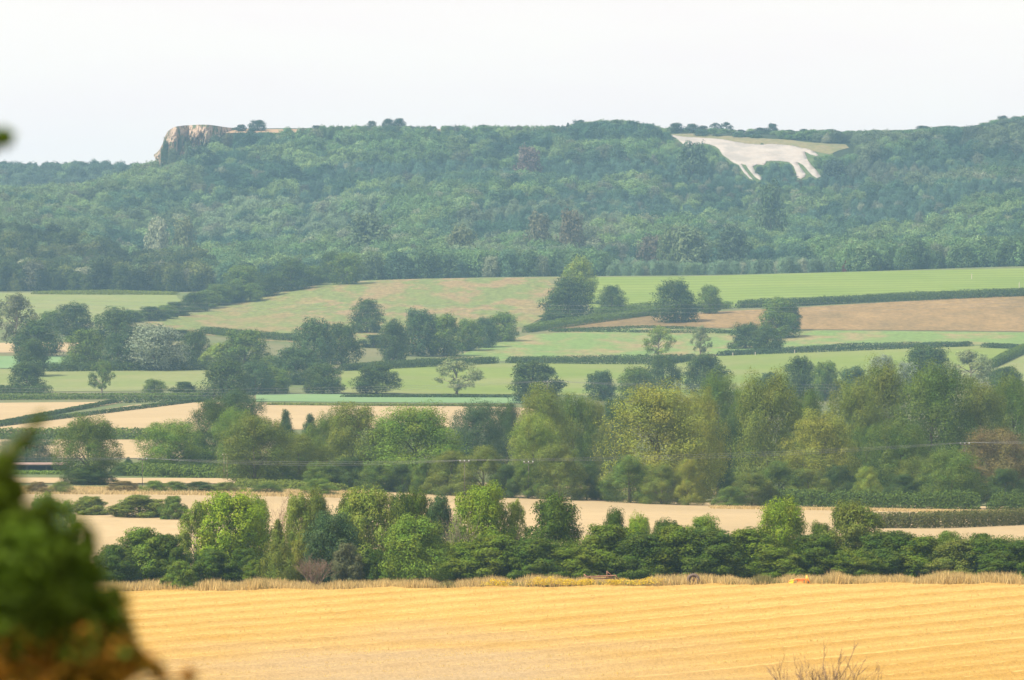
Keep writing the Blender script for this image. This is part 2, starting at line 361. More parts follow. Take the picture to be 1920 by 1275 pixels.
# ------------------------------------------------------------------ foliage
def unit(v): return v / np.maximum(np.linalg.norm(v, axis=-1, keepdims=True), 1e-9)
def cards(P, Nn, s, r, aspect=.62):
    n = len(P); Nn = unit(Nn); t = unit(np.cross(Nn, r.normal(size=(n, 3)))); b = np.cross(Nn, t); s = np.broadcast_to(np.asarray(s, float), (n,))[:, None]
    bend = Nn * s * .18
    V = np.stack([P + t*s*.5, P + b*s*.5*aspect + bend, P - t*s*.5, P - b*s*.5*aspect + bend], 1).reshape(-1, 3)
    return V, np.arange(4 * n).reshape(-1, 4)
ENV = {  # crown profile: (height, radius) pairs, lobes, lobe radius, leaf density
 'round': ([(.03,.34),(.2,.45),(.5,.50),(.75,.42),(.92,.24),(1,.08)], 40, .17, 1.0),
 'oak':   ([(.02,.38),(.2,.48),(.45,.50),(.7,.41),(.88,.26),(1,.10)], 40, .17, 1.0),
 'tall':  ([(.02,.34),(.25,.47),(.5,.50),(.75,.41),(.9,.27),(1,.09)], 44, .155, 1.0),
 'domes': ([(.02,.42),(.3,.50),(.5,.47),(.75,.36),(.9,.24),(1,.08)], 24, .20, 1.0),
 'spread':([(.06,.34),(.3,.50),(.55,.49),(.8,.36),(1,.12)], 22, .19, 1.0),
 'airy':  ([(.16,.26),(.35,.44),(.6,.50),(.8,.38),(1,.08)], 24, .14, .60),
 'cone':  ([(.03,.50),(.3,.40),(.6,.25),(.85,.12),(1,.03)], 44, .12, 1.0),
 'bush':  ([(.0,.42),(.2,.50),(.5,.46),(.8,.30),(1,.10)], 20, .19, 1.0)}
def make_tree_meshes(kind, seed, leaf, count, mat=None, trunk=True, bark=None):
    r = np.random.default_rng(seed); prof, nl, lr, dens = ENV[kind]; lr = lr * (1.12 if kind in ('tall', 'domes', 'oak', 'round') else 1); pz = [p[0] for p in prof]; pr = [p[1] for p in prof]
    C = []; ths = np.concatenate([np.arange(q, nl, 4) for q in range(4)]); ths = (ths * 7 + r.permutation(nl) * .35) % nl
    for i in range(nl):
        z = pz[0] + (1 - pz[0]) * ((i + .5) / nl) ** .9; z = min(z + r.uniform(-.03, .03), 1 - lr * .8); rad = lr * r.uniform(.7, 1.25)
        if kind == 'cone': rad *= 1.25 - z
        e = np.interp(z, pz, pr); R_ = max(e - rad * .8, 0) * (1 if r.random() < .8 else r.uniform(.2, .8)) * r.uniform(.86, 1.12)
        if kind == 'cone': rad = max(e * .62, .05); R_ = e * .5 * r.uniform(.7, 1.1)
        th = i * 2.39996 + r.uniform(-.8, .8)
        C.append((R_ * math.cos(th), R_ * math.sin(th), max(z, pz[0] + rad*.5), rad))
    C = np.array(C); n = int(count * dens)
    # each lobe carries smaller sprays; leaves sit on the sprays
    sub = []
    for c in C:
        k = 9
        dirs = unit(r.normal(size=(k, 3)) + np.array([c[0], c[1], .35*(c[2]-.3)]) * (1.5 / (np.linalg.norm(c[:3]) + .1)))
        for dd in dirs: sub.append((*(c[:3] + dd * c[3] * r.uniform(.5, .95)), c[3] * r.uniform(.32, .55)))
        sub.append((*c[:3], c[3] * .75))
    sub = np.array(sub); wgt = sub[:, 3]**2; idx = r.choice(len(sub), n, p=wgt / wgt.sum())
    dirs = unit(r.normal(size=(n, 3)) + np.array([0, 0, .25])); rr = sub[idx, 3] * r.uniform(.55, 1.12, n)
    P = sub[idx, :3] + dirs * rr[:, None] * np.array([1, 1, .85]); P[:, 2] = np.maximum(P[:, 2], .004)
    axis = P * np.array([1, 1, .6]) - np.array([0, 0, .25])
    Nn = dirs * .9 + unit(axis) * .5 + r.normal(size=(n, 3)) * .30 + np.array([0, 0, .2])
    if kind != 'airy':   # inner leaves close the heart of the crown
        m_ = n // 5; zz = pz[0] + (.93 - pz[0]) * r.random(m_); ee = np.interp(zz, pz, pr) * .74 * np.sqrt(r.random(m_)) ; aa = r.uniform(0, 6.283, m_)
        Q = np.stack([ee*np.cos(aa), ee*np.sin(aa), zz * .96], 1); P = np.concatenate([P, Q]); Nn = np.concatenate([Nn, Q - [0, 0, .4] + r.normal(size=(m_, 3)) * .3]); n += m_
    V, F = cards(P, Nn, leaf * r.uniform(.6, 1.35, n), r)
    crown = mesh_np(kind + '_crown', V, F, mat or LEAF)
    tk = None
    if trunk:
        b = MB(); top = .62 if kind != 'cone' else .95
        tp = [(0, 0, -.03), (.004, .003, .1), (r.uniform(-.02, .02), r.uniform(-.02, .02), .3), (r.uniform(-.03, .03), r.uniform(-.03, .03), top)]
        b.tube(tp, [.034, .026, .02, .008], 8)
        for c in C[r.permutation(len(C))[:(14 if kind == 'airy' else 8)]]:
            z0 = max(.05, min(c[2] - .22, .55)) ; mid = (c[0]*.45, c[1]*.45, z0 + (c[2]-z0)*.62)
            b.tube([(0, 0, z0), mid, tuple(c[:3])], [.013, .008, .003], 5)
        tk = b.mesh(kind + '_trunk', bark or (PALEBARK if kind == 'airy' else BARK), True)
    return crown, tk
PROTO = {}
def protos(kind, lod):
    if (kind, lod) not in PROTO:
        leaf, cnt = {'near': (.025, 26000), 'mid': (.0145, 50000), 'far': (.034, 11000), 'hill': (.06, 3200)}[lod]
        if kind == 'bush' and lod in ('near',): leaf *= 1.2
        PROTO[(kind, lod)] = [make_tree_meshes(kind, 100 + s * 13 + sum(map(ord, kind)), leaf, cnt) for s in range(3 if lod != 'hill' else 2)]
    return PROTO[(kind, lod)]
# leaf colours
D = (.050, .092, .016); M = (.090, .155, .020); G = (.115, .205, .020); LT = (.170, .245, .032); Y = (.195, .235, .028); OL = (.128, .178, .024); ND = (.056, .108, .008)
S = (.22, .27, .17); B = (.056, .110, .034); BR = (.175, .150, .045); GB = (.12, .14, .06); P_ = (.20, .25, .10); VG = (.16, .265, .013)
tcount = [0]
def tree(px, base, top, wid, kind, col, label, name='broadleaf_tree', group=None, lod=None, dmin=560, dd=0, cat=None):
    x, y, z = spot(px, base, dmin)
    if dd: y += dd; x = (px - 960) * K * y; z = float(ground(x, y))
    zt = CZ + (HZ - top) * K * y; h = max(zt - z, .8); wd = wid * K * y * (1.18 if (kind == 'tall' or 900 < y < 1500) and kind != 'cone' else 1.05)
    if lod is None: lod = 'near' if y < 900 else 'mid' if y < 1500 else 'far' if y < 2850 else 'hill'
    ps = protos(kind, lod); cr, tk = ps[tcount[0] % len(ps)]; tcount[0] += 1
    r_ = random.Random(tcount[0] * 7 + int(px))
    root = bpy.data.objects.new(name, None); link(root); root.location = (x, y, z); root.rotation_euler = (0, 0, r_.uniform(0, 6.28))
    root.empty_display_size = .3; sc = 1.02
    root.scale = (wd * sc, wd * sc, h * 1.01)
    v = r_.uniform(.9, 1.1)
    obj('crown', cr, root, color=tuple(c * v for c in col))
    if tk: obj('trunk', tk, root)
    tag(root, label, cat or ('shrub' if kind == 'bush' else 'tree'), group)
    return root

exec_rows = []
def rows(group, data, **kw):
    for d in data:
        px, base, top, wid, kind, col, label = d[:7]; ex = dict(kw); ex.update(d[7] if len(d) > 7 else {})
        tree(px, base, top, wid, kind, col, label, group=group, **ex)

# --- trees of the upper slope
rows('trees along the upper field hedges', [
 (1067,600,522,92,'domes',D,'large dark domed tree on the hedge between the heath and the mown field'),
 (1086,570,486,54,'tall',LT,'pale green tall tree rising right behind the large dark domed tree'),
 (1147,586,537,52,'oak',D,'small dark dome-shaped tree at the lower edge of the mown field'),
 (1265,604,528,86,'domes',D,'large dark round tree between the mown field and the brown field'),
 (1331,588,537,48,'round',M,'greyish green round tree right beside the large dark round tree'),
 (1458,634,562,84,'domes',M,'tallest tree of the dark clump at the left end of the brown field'),
 (1480,622,568,46,'oak',D,'dark tree at the back right of the clump by the brown field'),
 (1398,654,608,66,'domes',D,'low dark tree on the left flank of the clump by the brown field'),
 (1438,662,614,60,'oak',D,'rounded dark tree in front of the clump, touching the long hedge'),
 (1235,672,614,58,'airy',LT,'see-through light green tree with a visible trunk on the pasture hedge'),
 (1313,668,614,42,'airy',P_,'thin pale tree to the right of the see-through light green tree'),
 (688,624,563,62,'oak',D,'solitary dark tree with a ragged top at the foot of the heath'),
 (650,533,477,68,'round',M,'broad green tree on the crest at the left end of the heath'),
 (620,530,474,40,'tall',D,'dark narrow tree behind the broad green tree on the heath crest'),
 (545,545,487,76,'oak',D,'dark wide tree at the wood edge above the heath'),
 (455,556,500,76,'round',M,'rounded mid green tree where the wood meets the heath slope'),
 (500,556,514,50,'round',D,'dark tree between two rounder trees along the heath slope'),
 (412,572,535,62,'round',M,'low spreading tree at the bottom of the tongue of wood'),
 (362,584,548,56,'bush',D,'low dark bush at the tip of the tongue of wood'),
 (470,566,532,60,'bush',M,'leafy bush on the fence line beside the heath'),
 (330,592,566,60,'bush',D,'low bush on the line between left pasture and heath'),
 (310,598,572,50,'bush',M,'mid green bush on the fence line left of the heath tip'),
 (388,578,546,56,'round',M,'leafy low tree above the fence line of the heath'),
 (436,568,534,56,'round',D,'dark low tree in the middle of the tongue of wood'),
 (584,536,500,56,'round',M,'green tree right of the dark wide tree at the wood edge'),
 (245,604,582,56,'bush',M,'mid green bush left of the low dark bush at the bottom of the left pasture'),
 (280,602,575,60,'bush',D,'low dark bush at the bottom of the left pasture, beside the heath'),
])
rows('trees in the strip of wood across the middle slope', [
 (642,684,610,76,'oak',D,'large dark tree at the left end of the slanting strip of wood'),
 (590,690,602,72,'tall',B,'bluish tall tree left of the slanting strip of wood'),
 (737,676,603,62,'domes',D,'dark domed tree second from the left in the strip of wood'),
 (785,668,584,74,'round',B,'grey-green tree standing highest in the strip of wood'),
 (832,668,592,76,'round',M,'rounded blue-green tree in the middle of the strip of wood'),
 (878,658,602,60,'round',M,'mid green tree right of the middle of the strip of wood'),
 (908,652,598,48,'oak',B,'smaller tree close to the right end of the strip of wood'),
 (943,640,587,64,'oak',M,'tree ending the strip of wood on the right, above the pasture'),
 (700,652,628,60,'bush',D,'low dark bush below the solitary ragged tree'),
 (1040,606,585,70,'bush',D,'low hedge bush at the foot of the large dark domed tree'),
])
rows('trees around the left pastures', [
 (30,660,556,90,'airy',GB,'brownish grey-green loose tree at the far left edge'),
 (70,668,602,90,'oak',D,'dark spreading tree, topmost of the column by the left edge'),
 (60,706,640,68,'oak',D,'dark tree in the middle of the column by the left edge'),
 (50,738,680,66,'oak',D,'dark tree at the bottom of the column by the left edge'),
 (135,632,572,78,'round',D,'dark round tree rising into the left upper pasture'),
 (95,620,585,50,'round',M,'mid green tree left of the dark round tree in the upper pasture'),
 (217,648,580,72,'tall',D,'dark pointed tree right of the dark round tree'),
 (160,690,620,88,'oak',M,'mid green tree above the left pasture, left of the silver willow'),
 (222,694,628,60,'oak',B,'dark bluish tree hard against the left of the silver willow'),
 (290,694,612,122,'round',S,'big silvery white willow above the left pasture',{'name':'willow'}),
 (366,682,622,54,'round',D,'dark tree just right of the silver willow'),
 (458,690,622,92,'oak',M,'broad green tree between the silver willow and the strip of wood'),
 (410,688,645,66,'bush',LT,'pale low shrub in front of the broad green tree'),
 (335,638,618,90,'bush',D,'low dark thicket behind the silver willow'),
 (555,720,655,96,'oak',B,'wide bluish tree below the strip of wood'),
 (510,700,668,60,'bush',M,'bushy shrub left of the wide bluish tree'),
 (424,750,676,94,'domes',D,'large dark oak at the right end of the left pasture'),
 (478,740,680,60,'tall',B,'grey-green tree leaning on the right of the large dark oak'),
 (516,738,690,66,'round',M,'round green tree, second to the right of the large dark oak'),
 (606,738,684,82,'oak',D,'broad dark tree at the left corner of the bright lower pasture'),
 (191,738,678,54,'airy',M,'slender loose-leaved tree standing alone in the left pasture'),
 (288,744,712,46,'round',M,'small round hedge tree below the left pasture'),
 (345,746,716,60,'bush',D,'low dark bush on the hedge below the left pasture'),
 (706,738,682,88,'spread',D,'dark spreading tree alone in the bright lower pasture, left'),
 (856,740,678,88,'airy',P_,'pale feathery willow in the bright lower pasture'),
 (1000,756,680,98,'spread',D,'large dark spreading oak standing on the edge of the young crop'),
])
rows('trees along the far side of the belt', [
 (1127,752,698,58,'round',B,'grey-green round tree right of the large spreading oak',{'dmin':1600}),
 (1192,748,690,70,'round',M,'broad tree below the see-through light green tree',{'dmin':1600}),
 (1243,730,668,66,'oak',D,'dark domed tree under the see-through light green tree',{'dmin':1600}),
 (1322,738,668,84,'oak',D,'dark sprawling tree under the thin pale tree',{'dmin':1600}),
 (1445,742,700,64,'bush',B,'low grey-green bushy tree at the left foot of the lower right pasture',{'dmin':1600}),
 (1500,748,672,68,'oak',D,'dark tree left of a pair behind the belt, right of the pasture',{'dmin':1600}),
 (1548,752,682,60,'round',M,'mid green tree right of a pair behind the belt',{'dmin':1600}),
 (1600,750,690,70,'round',B,'grey-green tree behind the yellowish crown of the belt',{'dmin':1600}),
 (1652,735,670,54,'round',S,'left one of two silvery bushes behind the belt',{'dmin':1600}),
 (1700,735,682,52,'round',S,'right one of two silvery bushes behind the belt',{'dmin':1600}),
 (1735,726,651,98,'domes',D,'dark smooth domed oak beside the silvery bushes',{'dmin':1600}),
 (1820,728,660,96,'airy',P_,'wide pale feathery tree right of the dark domed oak',{'dmin':1600}),
 (1886,740,690,66,'round',D,'small dark round tree at the right edge behind the belt',{'dmin':1600}),
])
BD = {'dmin': 900}
def at_d(y): return {'dmin': 900, 'fix': y}
# --- the tree belt across the plain: (…, distance) because the feet hide one another
def belt(data, group):
    for px, base, top, wid, kind, col, label, dist in data:
        if col is D and dist < 700: col = ND
        if col is M and dist < 700: col = (.092, .152, .009)
        if dist < 700 and kind == 'bush' and px > 840: wid *= 1.35
        if px > 1450 and 940 < dist < 1020: dist += 26
        if px == 1785: dist = 968
        x = (px - 960) * K * dist; z = float(ground(x, dist)); row = HZ - (z - CZ) / (K * dist)
        i = tree(px, row, top, wid, kind, col, label, group=group, dmin=dist - 25 if dist > 560 else 500)
belt([
 (166,0,785,112,'tall',M,'loose-crowned green tree standing alone right of the barn roof',1010),
 (50,0,815,110,'oak',B,'bluish green tree behind the barn roof at the left edge',1230),
 (320,0,795,126,'round',G,'light green rounded tree at the left end of the belt',1130),
 (372,0,822,60,'bush',D,'dark low tree between the light green tree and the pale pole',1150),
 (403,0,752,96,'oak',D,'dark bluish tree left of the pale twin pole',1210),
 (450,0,735,90,'spread',B,'grey-green tree reaching up into the big stubble field',1330),
 (240,0,855,36,'cone',B,'small dark conifer between the lone tree and the light green tree',1150),
 (440,0,772,80,'round',G,'bright green crown above the yellowish tree',1180),
 (478,0,785,124,'round',OL,'yellowish olive round tree just right of the pale twin pole',1015),
 (536,0,762,72,'cone',B,'dark conifer, left one of two spires in the belt',1180),
 (582,0,770,80,'cone',B,'dark conifer, right one of two spires in the belt',1170),
 (560,0,815,90,'tall',OL,'olive tree with brownish top right of the yellowish round tree',1025),
 (612,0,782,76,'tall',M,'mid green tree left of the big vivid oak',1060),
 (662,0,762,112,'tall',OL,'tall olive green tree with a ragged top left of the vivid oak',1030),
 (780,0,766,176,'domes',G,'big vivid green oak in the middle of the belt',1010),
 (728,0,790,80,'oak',M,'green shoulder tree on the left side of the big vivid oak',1030),
 (896,0,762,100,'round',B,'bluish green tree behind and right of the vivid oak',1230),
 (950,0,762,60,'oak',D,'dark bluish tree in the gap right of the vivid oak',1260),
 (1020,0,732,96,'tall',OL,'tall olive tree rising in front of the large spreading oak',1090),
 (1075,0,745,80,'tall',M,'tall mid green tree right of the one before the spreading oak',1120),
 (1002,0,782,92,'round',LT,'light green round crown in the middle of the belt, lit on the left',1020),
 (1110,0,752,66,'round',OL,'olive brown crown high in the belt left of the largest tree',1130),
 (1155,0,748,66,'tall',B,'bluish shaded tree in the gap left of the largest tree',1240),
 (1232,0,730,190,'domes',Y,'largest yellow-green tree of the belt',985),
 (1310,0,742,90,'tall',Y,'yellow-green tree leaning on the right side of the largest tree',1020),
 (1345,0,708,86,'round',M,'blue-green crown behind and right of the largest yellow-green tree',1250),
 (1370,0,790,80,'tall',D,'dark shaded tree in the gap right of the largest tree',1080),
 (1440,0,710,126,'domes',OL,'olive tree with a brownish top, tallest between two bright trees',1060),
 (1395,0,735,70,'tall',M,'green tree on the left flank of the olive tree with the brownish top',1090),
 (1510,0,742,80,'oak',M,'green crown behind the bright yellow-topped tree',1110),
 (1540,0,780,126,'tall',Y,'bright yellow-topped tree in front of the right part of the belt',995),
 (1600,0,722,100,'round',OL,'dull olive tree behind the bright yellow-topped tree',1110),
 (1655,0,688,116,'domes',OL,'high olive tree below the silvery bushes',1130),
 (1745,0,695,150,'domes',M,'broadest dark olive tree at the right of the belt, below the domed oak',1110),
 (1690,0,798,110,'round',M,'mid green tree under the high olive tree',1030),
 (1625,0,802,80,'tall',M,'green tree filling between the bright yellow-topped tree and its neighbour',1050),
 (1835,0,718,110,'oak',OL,'olive green tree near the right edge of the belt',1120),
 (1900,0,715,90,'round',M,'pale green tree cut by the right edge of the photo',1140),
 (1868,0,812,130,'oak',BR,'reddish brown low tree near the right edge',1010),
 (1785,0,845,110,'round',M,'mid green low tree left of the reddish brown tree',1000),
 (1715,0,862,90,'round',OL,'olive low tree below the broadest dark olive tree',1000),
 (1640,0,868,70,'round',D,'dark low tree right of the little bright bush',1010),
], 'trees of the belt across the plain')
belt([
 (600,0,868,70,'bush',M,'leafy bush under the olive tree with brownish top',1000),
 (655,0,858,70,'bush',D,'dark green bush under the tall olive tree left of the vivid oak',1000),
 (705,0,868,70,'bush',M,'green bush under the left side of the vivid oak',990),
 (755,0,872,60,'bush',D,'dark bush under the middle of the vivid oak',990),
 (800,0,862,60,'bush',M,'mid green bush at the right foot of the vivid oak',985),
 (845,0,845,90,'bush',OL,'olive brown bushy thicket right of the vivid oak foot',980),
 (905,0,840,100,'bush',OL,'wide olive bushy thicket in the middle of the belt foot',975),
 (950,0,872,60,'bush',D,'dark bush between two olive thickets at the belt foot',972),
 (990,0,866,70,'bush',M,'green bush with white blossom dots at the belt foot',972),
 (1050,0,838,96,'bush',OL,'olive thicket under the light green round crown',970),
 (1100,0,872,56,'bush',D,'dark thicket left of the small gap showing grass',975),
 (1135,0,902,60,'bush',M,'low green bush in the small gap left of the largest tree',975),
 (1180,0,858,90,'bush',M,'green bush leaning on the left foot of the largest tree',965),
 (1240,0,872,70,'bush',OL,'olive bush in front of the trunk of the largest tree',960),
 (1290,0,860,60,'bush',Y,'yellow-green bush at the right foot of the largest tree',960),
 (1345,0,868,70,'bush',D,'dark shaded bush beside the pale gap in the belt',1040),
 (1410,0,888,80,'bush',OL,'brownish green bush at the left end of the clipped field hedge',960),
 (1370,0,912,60,'bush',M,'low light green bush by the pale gap in the belt',955),
 (1462,0,868,90,'bush',M,'green bush below the olive tree with the brownish top',965),
 (1515,0,880,80,'bush',OL,'olive bush below the bright yellow-topped tree',965),
 (1572,0,872,70,'bush',D,'very dark hollow thicket right of the bright yellow-topped tree',975),
 (1628,0,878,52,'bush',LT,'little bright round bush standing on the clipped hedge',950),
 (1690,0,890,70,'bush',D,'dark bush behind the clipped hedge, under the olive low tree',975),
 (1750,0,885,80,'bush',D,'dark green thicket behind the clipped hedge',975),
 (1815,0,882,80,'bush',D,'dark thicket at the left foot of the reddish brown tree',975),
 (1885,0,880,80,'bush',D,'shaded thicket at the right foot of the reddish brown tree',975),
 (240,0,868,60,'bush',B,'dull green bush between the lone tree and the belt',1120),
 (285,0,862,60,'bush',D,'dark low bush under the light green rounded tree',1120),
 (350,0,868,80,'bush',D,'dark shaded bush left of the pale twin pole',1105),
 (165,0,872,90,'bush',D,'dark skirt of bush around the foot of the lone tree by the barn',1008),
 (400,0,865,60,'bush',D,'shaded bush touching the pale twin pole on the left',1100),
 (530,0,872,60,'bush',M,'green bush between the yellowish tree and the olive tree',1015),
], 'bushes at the foot of the belt')
belt([
 (72,0,903,42,'bush',BR,'brownish tussocky bush, leftmost on the grass verge',955),
 (113,0,904,46,'bush',OL,'low round bush, second on the grass verge from the left',955),
 (232,0,902,56,'bush',BR,'brown-tinged bush right of the lone tree on the grass verge',965),
 (288,0,901,46,'bush',G,'bright green low bush on the grass verge',965),
 (330,0,903,46,'bush',M,'mid green low bush on the verge, right of the bright one',968),
 (375,0,903,60,'bush',D,'dark low bush in the middle of the grass verge',968),
 (425,0,904,60,'bush',OL,'olive low bush below the pale twin pole',968),
 (500,0,906,60,'bush',M,'green low bush below the yellowish round tree',968),
 (600,0,898,60,'bush',G,'bright green bush on the verge where the belt thickens',962),
], 'low bushes on the grass verge')
belt([
 (170,0,931,72,'bush',OL,'left bush of three in the short hedge between the stubble fields',860),
 (262,0,930,112,'bush',OL,'broad brownish green middle bush of three in the short hedge',850),
 (326,0,931,54,'bush',M,'round bluish green right bush of three in the short hedge',842),
 (118,0,942,56,'tall',G,'light green young tree behind the blurred foliage on the left',700),
 (80,0,932,60,'tall',G,'yellow-green young tree half hidden by the blurred foliage',705),
], 'bushes between the pale stubble fields')
# --- the near hedgerow
belt([
 (368,0,948,78,'airy',LT,'see-through light green tree at the left of the near hedgerow',634),
 (432,0,928,120,'tall',VG,'bright fresh green tree with pale stems, left part of the near hedgerow',632),
 (478,0,936,70,'round',VG,'bright green crown on the right side of the pale-stemmed tree',640),
 (522,0,968,66,'cone',OL,'yellow-tipped conifer in the near hedgerow',616),
 (560,0,932,56,'tall',LT,'light green tree behind the conifer and the yellowing shrub',640),
 (596,0,925,50,'tall',OL,'yellow-flecked tree with thin top right of the conifer',640),
 (624,0,968,104,'round',B,'blue-green bushy tree in the near hedgerow',622),
 (690,0,920,104,'tall',LT,'tall light green tree with an upright top, left of the vivid dark shrub',634),
 (655,0,935,50,'tall',M,'mid green tree behind the blue-green bushy tree',645),
 (748,0,930,50,'tall',D,'dark slender tree behind the vivid dark shrub',640),
 (780,0,924,56,'tall',M,'mid green tree with a thin top behind the vivid dark shrub',642),
 (772,0,975,136,'domes',G,'big vivid dark green shrub-like tree reaching down to the dry grass',612),
 (825,0,935,60,'tall',B,'bluish green narrow tree left of the bare twigs',642),
 (906,0,917,116,'round',VG,'bright green ash-like tree right of the bare twiggy one',638),
 (965,0,945,60,'airy',LT,'sparse light green tree between the ash-like tree and the dark round tree',640),
 (1042,0,936,124,'domes',D,'dark green round tree standing out against the pale stubble',634),
 (1152,0,962,56,'oak',D,'small dark pointed tree right of the dark round tree',632),
 (1197,0,970,58,'round',VG,'small bright lime green tree in the near hedgerow',628),
 (1322,0,972,86,'oak',G,'domed green tree halfway along the near hedgerow',630),
 (1250,0,980,70,'round',D,'dark green tree left of the domed green tree',632),
 (1468,0,943,104,'domes',VG,'bright green rounded tree with brown inner twigs, right part of hedgerow',626),
 (1602,0,946,122,'spread',OL,'wide olive see-through tree at the right of the near hedgerow',626),
 (1540,0,985,60,'round',M,'dull green tree between the bright rounded tree and the olive one',632),
 (1780,0,1000,46,'bush',G,'small bright tuft of a tree standing on the right end of the hedge',632),
 (1840,0,1002,50,'bush',D,'small dark ragged tree on the right end of the hedge',632),
], 'trees of the near hedgerow')
belt([
 (215,0,1022,90,'bush',D,'dark low blackthorn bush nearest the blurred foliage',622),
 (270,0,994,110,'bush',G,'dark green rounded bush at the left end of the near hedgerow',628),
 (316,0,1004,80,'bush',D,'dark bush touching the see-through light green tree',628),
 (336,0,1052,64,'bush',G,'small green bush standing out in the dry grass',606),
 (400,0,1032,80,'bush',D,'dark bush under the bright fresh green tree',624),
 (455,0,1030,80,'bush',D,'dark bush between the pale stems and the conifer',624),
 (480,0,1050,50,'bush',M,'mid green bush left of the conifer',618),
 (570,0,1000,56,'bush',Y,'yellowing shrub right of the conifer',624),
 (650,0,1020,60,'bush',GB,'grey-brown shrub left of the vivid dark shrub-like tree',616),
 (700,0,1030,60,'bush',D,'dark hollow bush left of the vivid dark shrub-like tree',622),
 (860,0,1020,90,'bush',M,'mid green bush under the bare twigs',622),
 (930,0,1005,110,'bush',M,'green bush under the bright ash-like tree',620),
 (1000,0,1010,100,'bush',D,'dark green bush left of the foot of the dark round tree',618),
 (1072,0,1030,90,'bush',M,'mid green bush right of the foot of the dark round tree',618),
 (1140,0,986,110,'bush',M,'green hedgerow bush behind the rusty frame',622),
 (1200,0,1002,100,'bush',D,'dark bush under the small lime green tree',620),
 (1262,0,990,110,'bush',M,'green hedgerow bush left of the old wheel',622),
 (1330,0,996,110,'bush',D,'dark bush right of the old wheel',620),
 (1400,0,992,110,'bush',M,'mid green bush left of the bright rounded tree',622),
 (1465,0,1030,90,'bush',M,'low green bush at the foot of the bright rounded tree',617),
 (1530,0,1005,100,'bush',D,'dark bush behind the orange and yellow plough',619),
 (1600,0,1032,90,'bush',M,'green bush at the foot of the wide olive tree',617),
 (1665,0,1000,110,'bush',D,'dark bush right of the wide olive tree',622),
 (1730,0,1008,100,'bush',M,'green bush with yellowish patches in the right end of the hedge',622),
 (1795,0,1012,100,'bush',OL,'olive bush in the right end of the hedge',620),
 (1860,0,1014,100,'bush',D,'dark green bush close to the right edge of the hedge',620),
 (1925,0,1015,100,'bush',D,'last dark bush of the hedge, cut by the right edge',618),
], 'bushes of the near hedgerow')

# --- bare twiggy shrubs
def twig_shrub(px, dist, top, wid, label, name='bare_shrub', n=26, base_r=.03, seed=1, depth=4, mat=None, group=None, leaves=0, spread=.55):
    r = random.Random(seed); x = (px - 960) * K * dist; z = float(ground(x, dist)); H = CZ + (HZ - top) * K * dist - z; W = wid * K * dist
    b = MB(); tips = []
    def grow(p, d, ln, rad, lv):
        q = p + d * ln; m = p + d * ln * .5 + Vector((r.uniform(-1, 1), r.uniform(-1, 1), r.uniform(-1, 1))) * ln * .08
        b.tube([p, m, q], [rad, rad * .8, rad * .6], 4 if lv > 1 else 5)
        if lv >= depth: tips.append(q); return
        for _ in range(3 if lv < 2 else 2):
            v = Vector((r.uniform(-1, 1), r.uniform(-1, 1), r.uniform(-.35, 1)))
            grow(p + d * ln * r.uniform(.55, 1), (d + v * .75).normalized(), ln * r.uniform(.5, .75), rad * .62, lv + 1)
    for i in range(n):
        th = r.uniform(0, 6.28); s = r.uniform(.1, 1) * spread * W / H
        d = Vector((math.cos(th) * s, math.sin(th) * s, 1)).normalized()
        grow(Vector((math.cos(th) * .03 * W, math.sin(th) * .03 * W, -.05)), d, H * r.uniform(.38, .48), base_r * r.uniform(.5, 1), 1)
    A_ = np.array([tuple(v) for v in b.V]); sz = H / A_[:, 2].max(); sx = W / (np.percentile(A_[:, 0], 99.5) - np.percentile(A_[:, 0], .5))
    b.V = [(v[0] * sx, v[1] * sx, v[2] * sz) for v in b.V]; tips = [Vector((q[0] * sx, q[1] * sx, q[2] * sz)) for q in tips]
    root = bpy.data.objects.new(name, None); link(root); root.location = (x, dist, z)
    obj('branches', b.mesh('bare_branches', mat or DEAD, True), root)
    if leaves:
        rr = np.random.default_rng(seed); tp = np.array([tuple(q) for q in tips]); k = rr.integers(0, len(tp), leaves)
        P = tp[k] + rr.normal(size=(leaves, 3)) * .12; P[:, 2] *= rr.uniform(.55, .8, leaves)
        V, F = cards(P, rr.normal(size=(leaves, 3)) + [0, 0, .6], .06, rr)
        obj('crown', mesh_np('shrub_leaves', V, F, LEAF), root, color=(.13, .18, .05))
    tag(root, label, 'shrub', group); return root
twig_shrub(590, 609, 1035, 78, 'brown withered shrub in front of the blue-green bushy tree', seed=4, n=34, depth=5, base_r=.035)
twig_shrub(860, 632, 945, 84, 'bare twiggy tree between two bright green crowns of the near hedgerow', seed=9, n=9, depth=5, base_r=.06, mat=PALEBARK, name='bare_tree', spread=1.1)
twig_shrub(528, 700, 918, 60, 'bare grey twiggy top rising behind the yellow-tipped conifer', seed=12, n=7, depth=5, base_r=.05, name='bare_tree')
twig_shrub(1545, 150, 1196, 215, 'dead thorny shrub with a few green leaves at the bottom right corner', seed=21, n=13, depth=6, base_r=.07, leaves=2200, spread=.95)

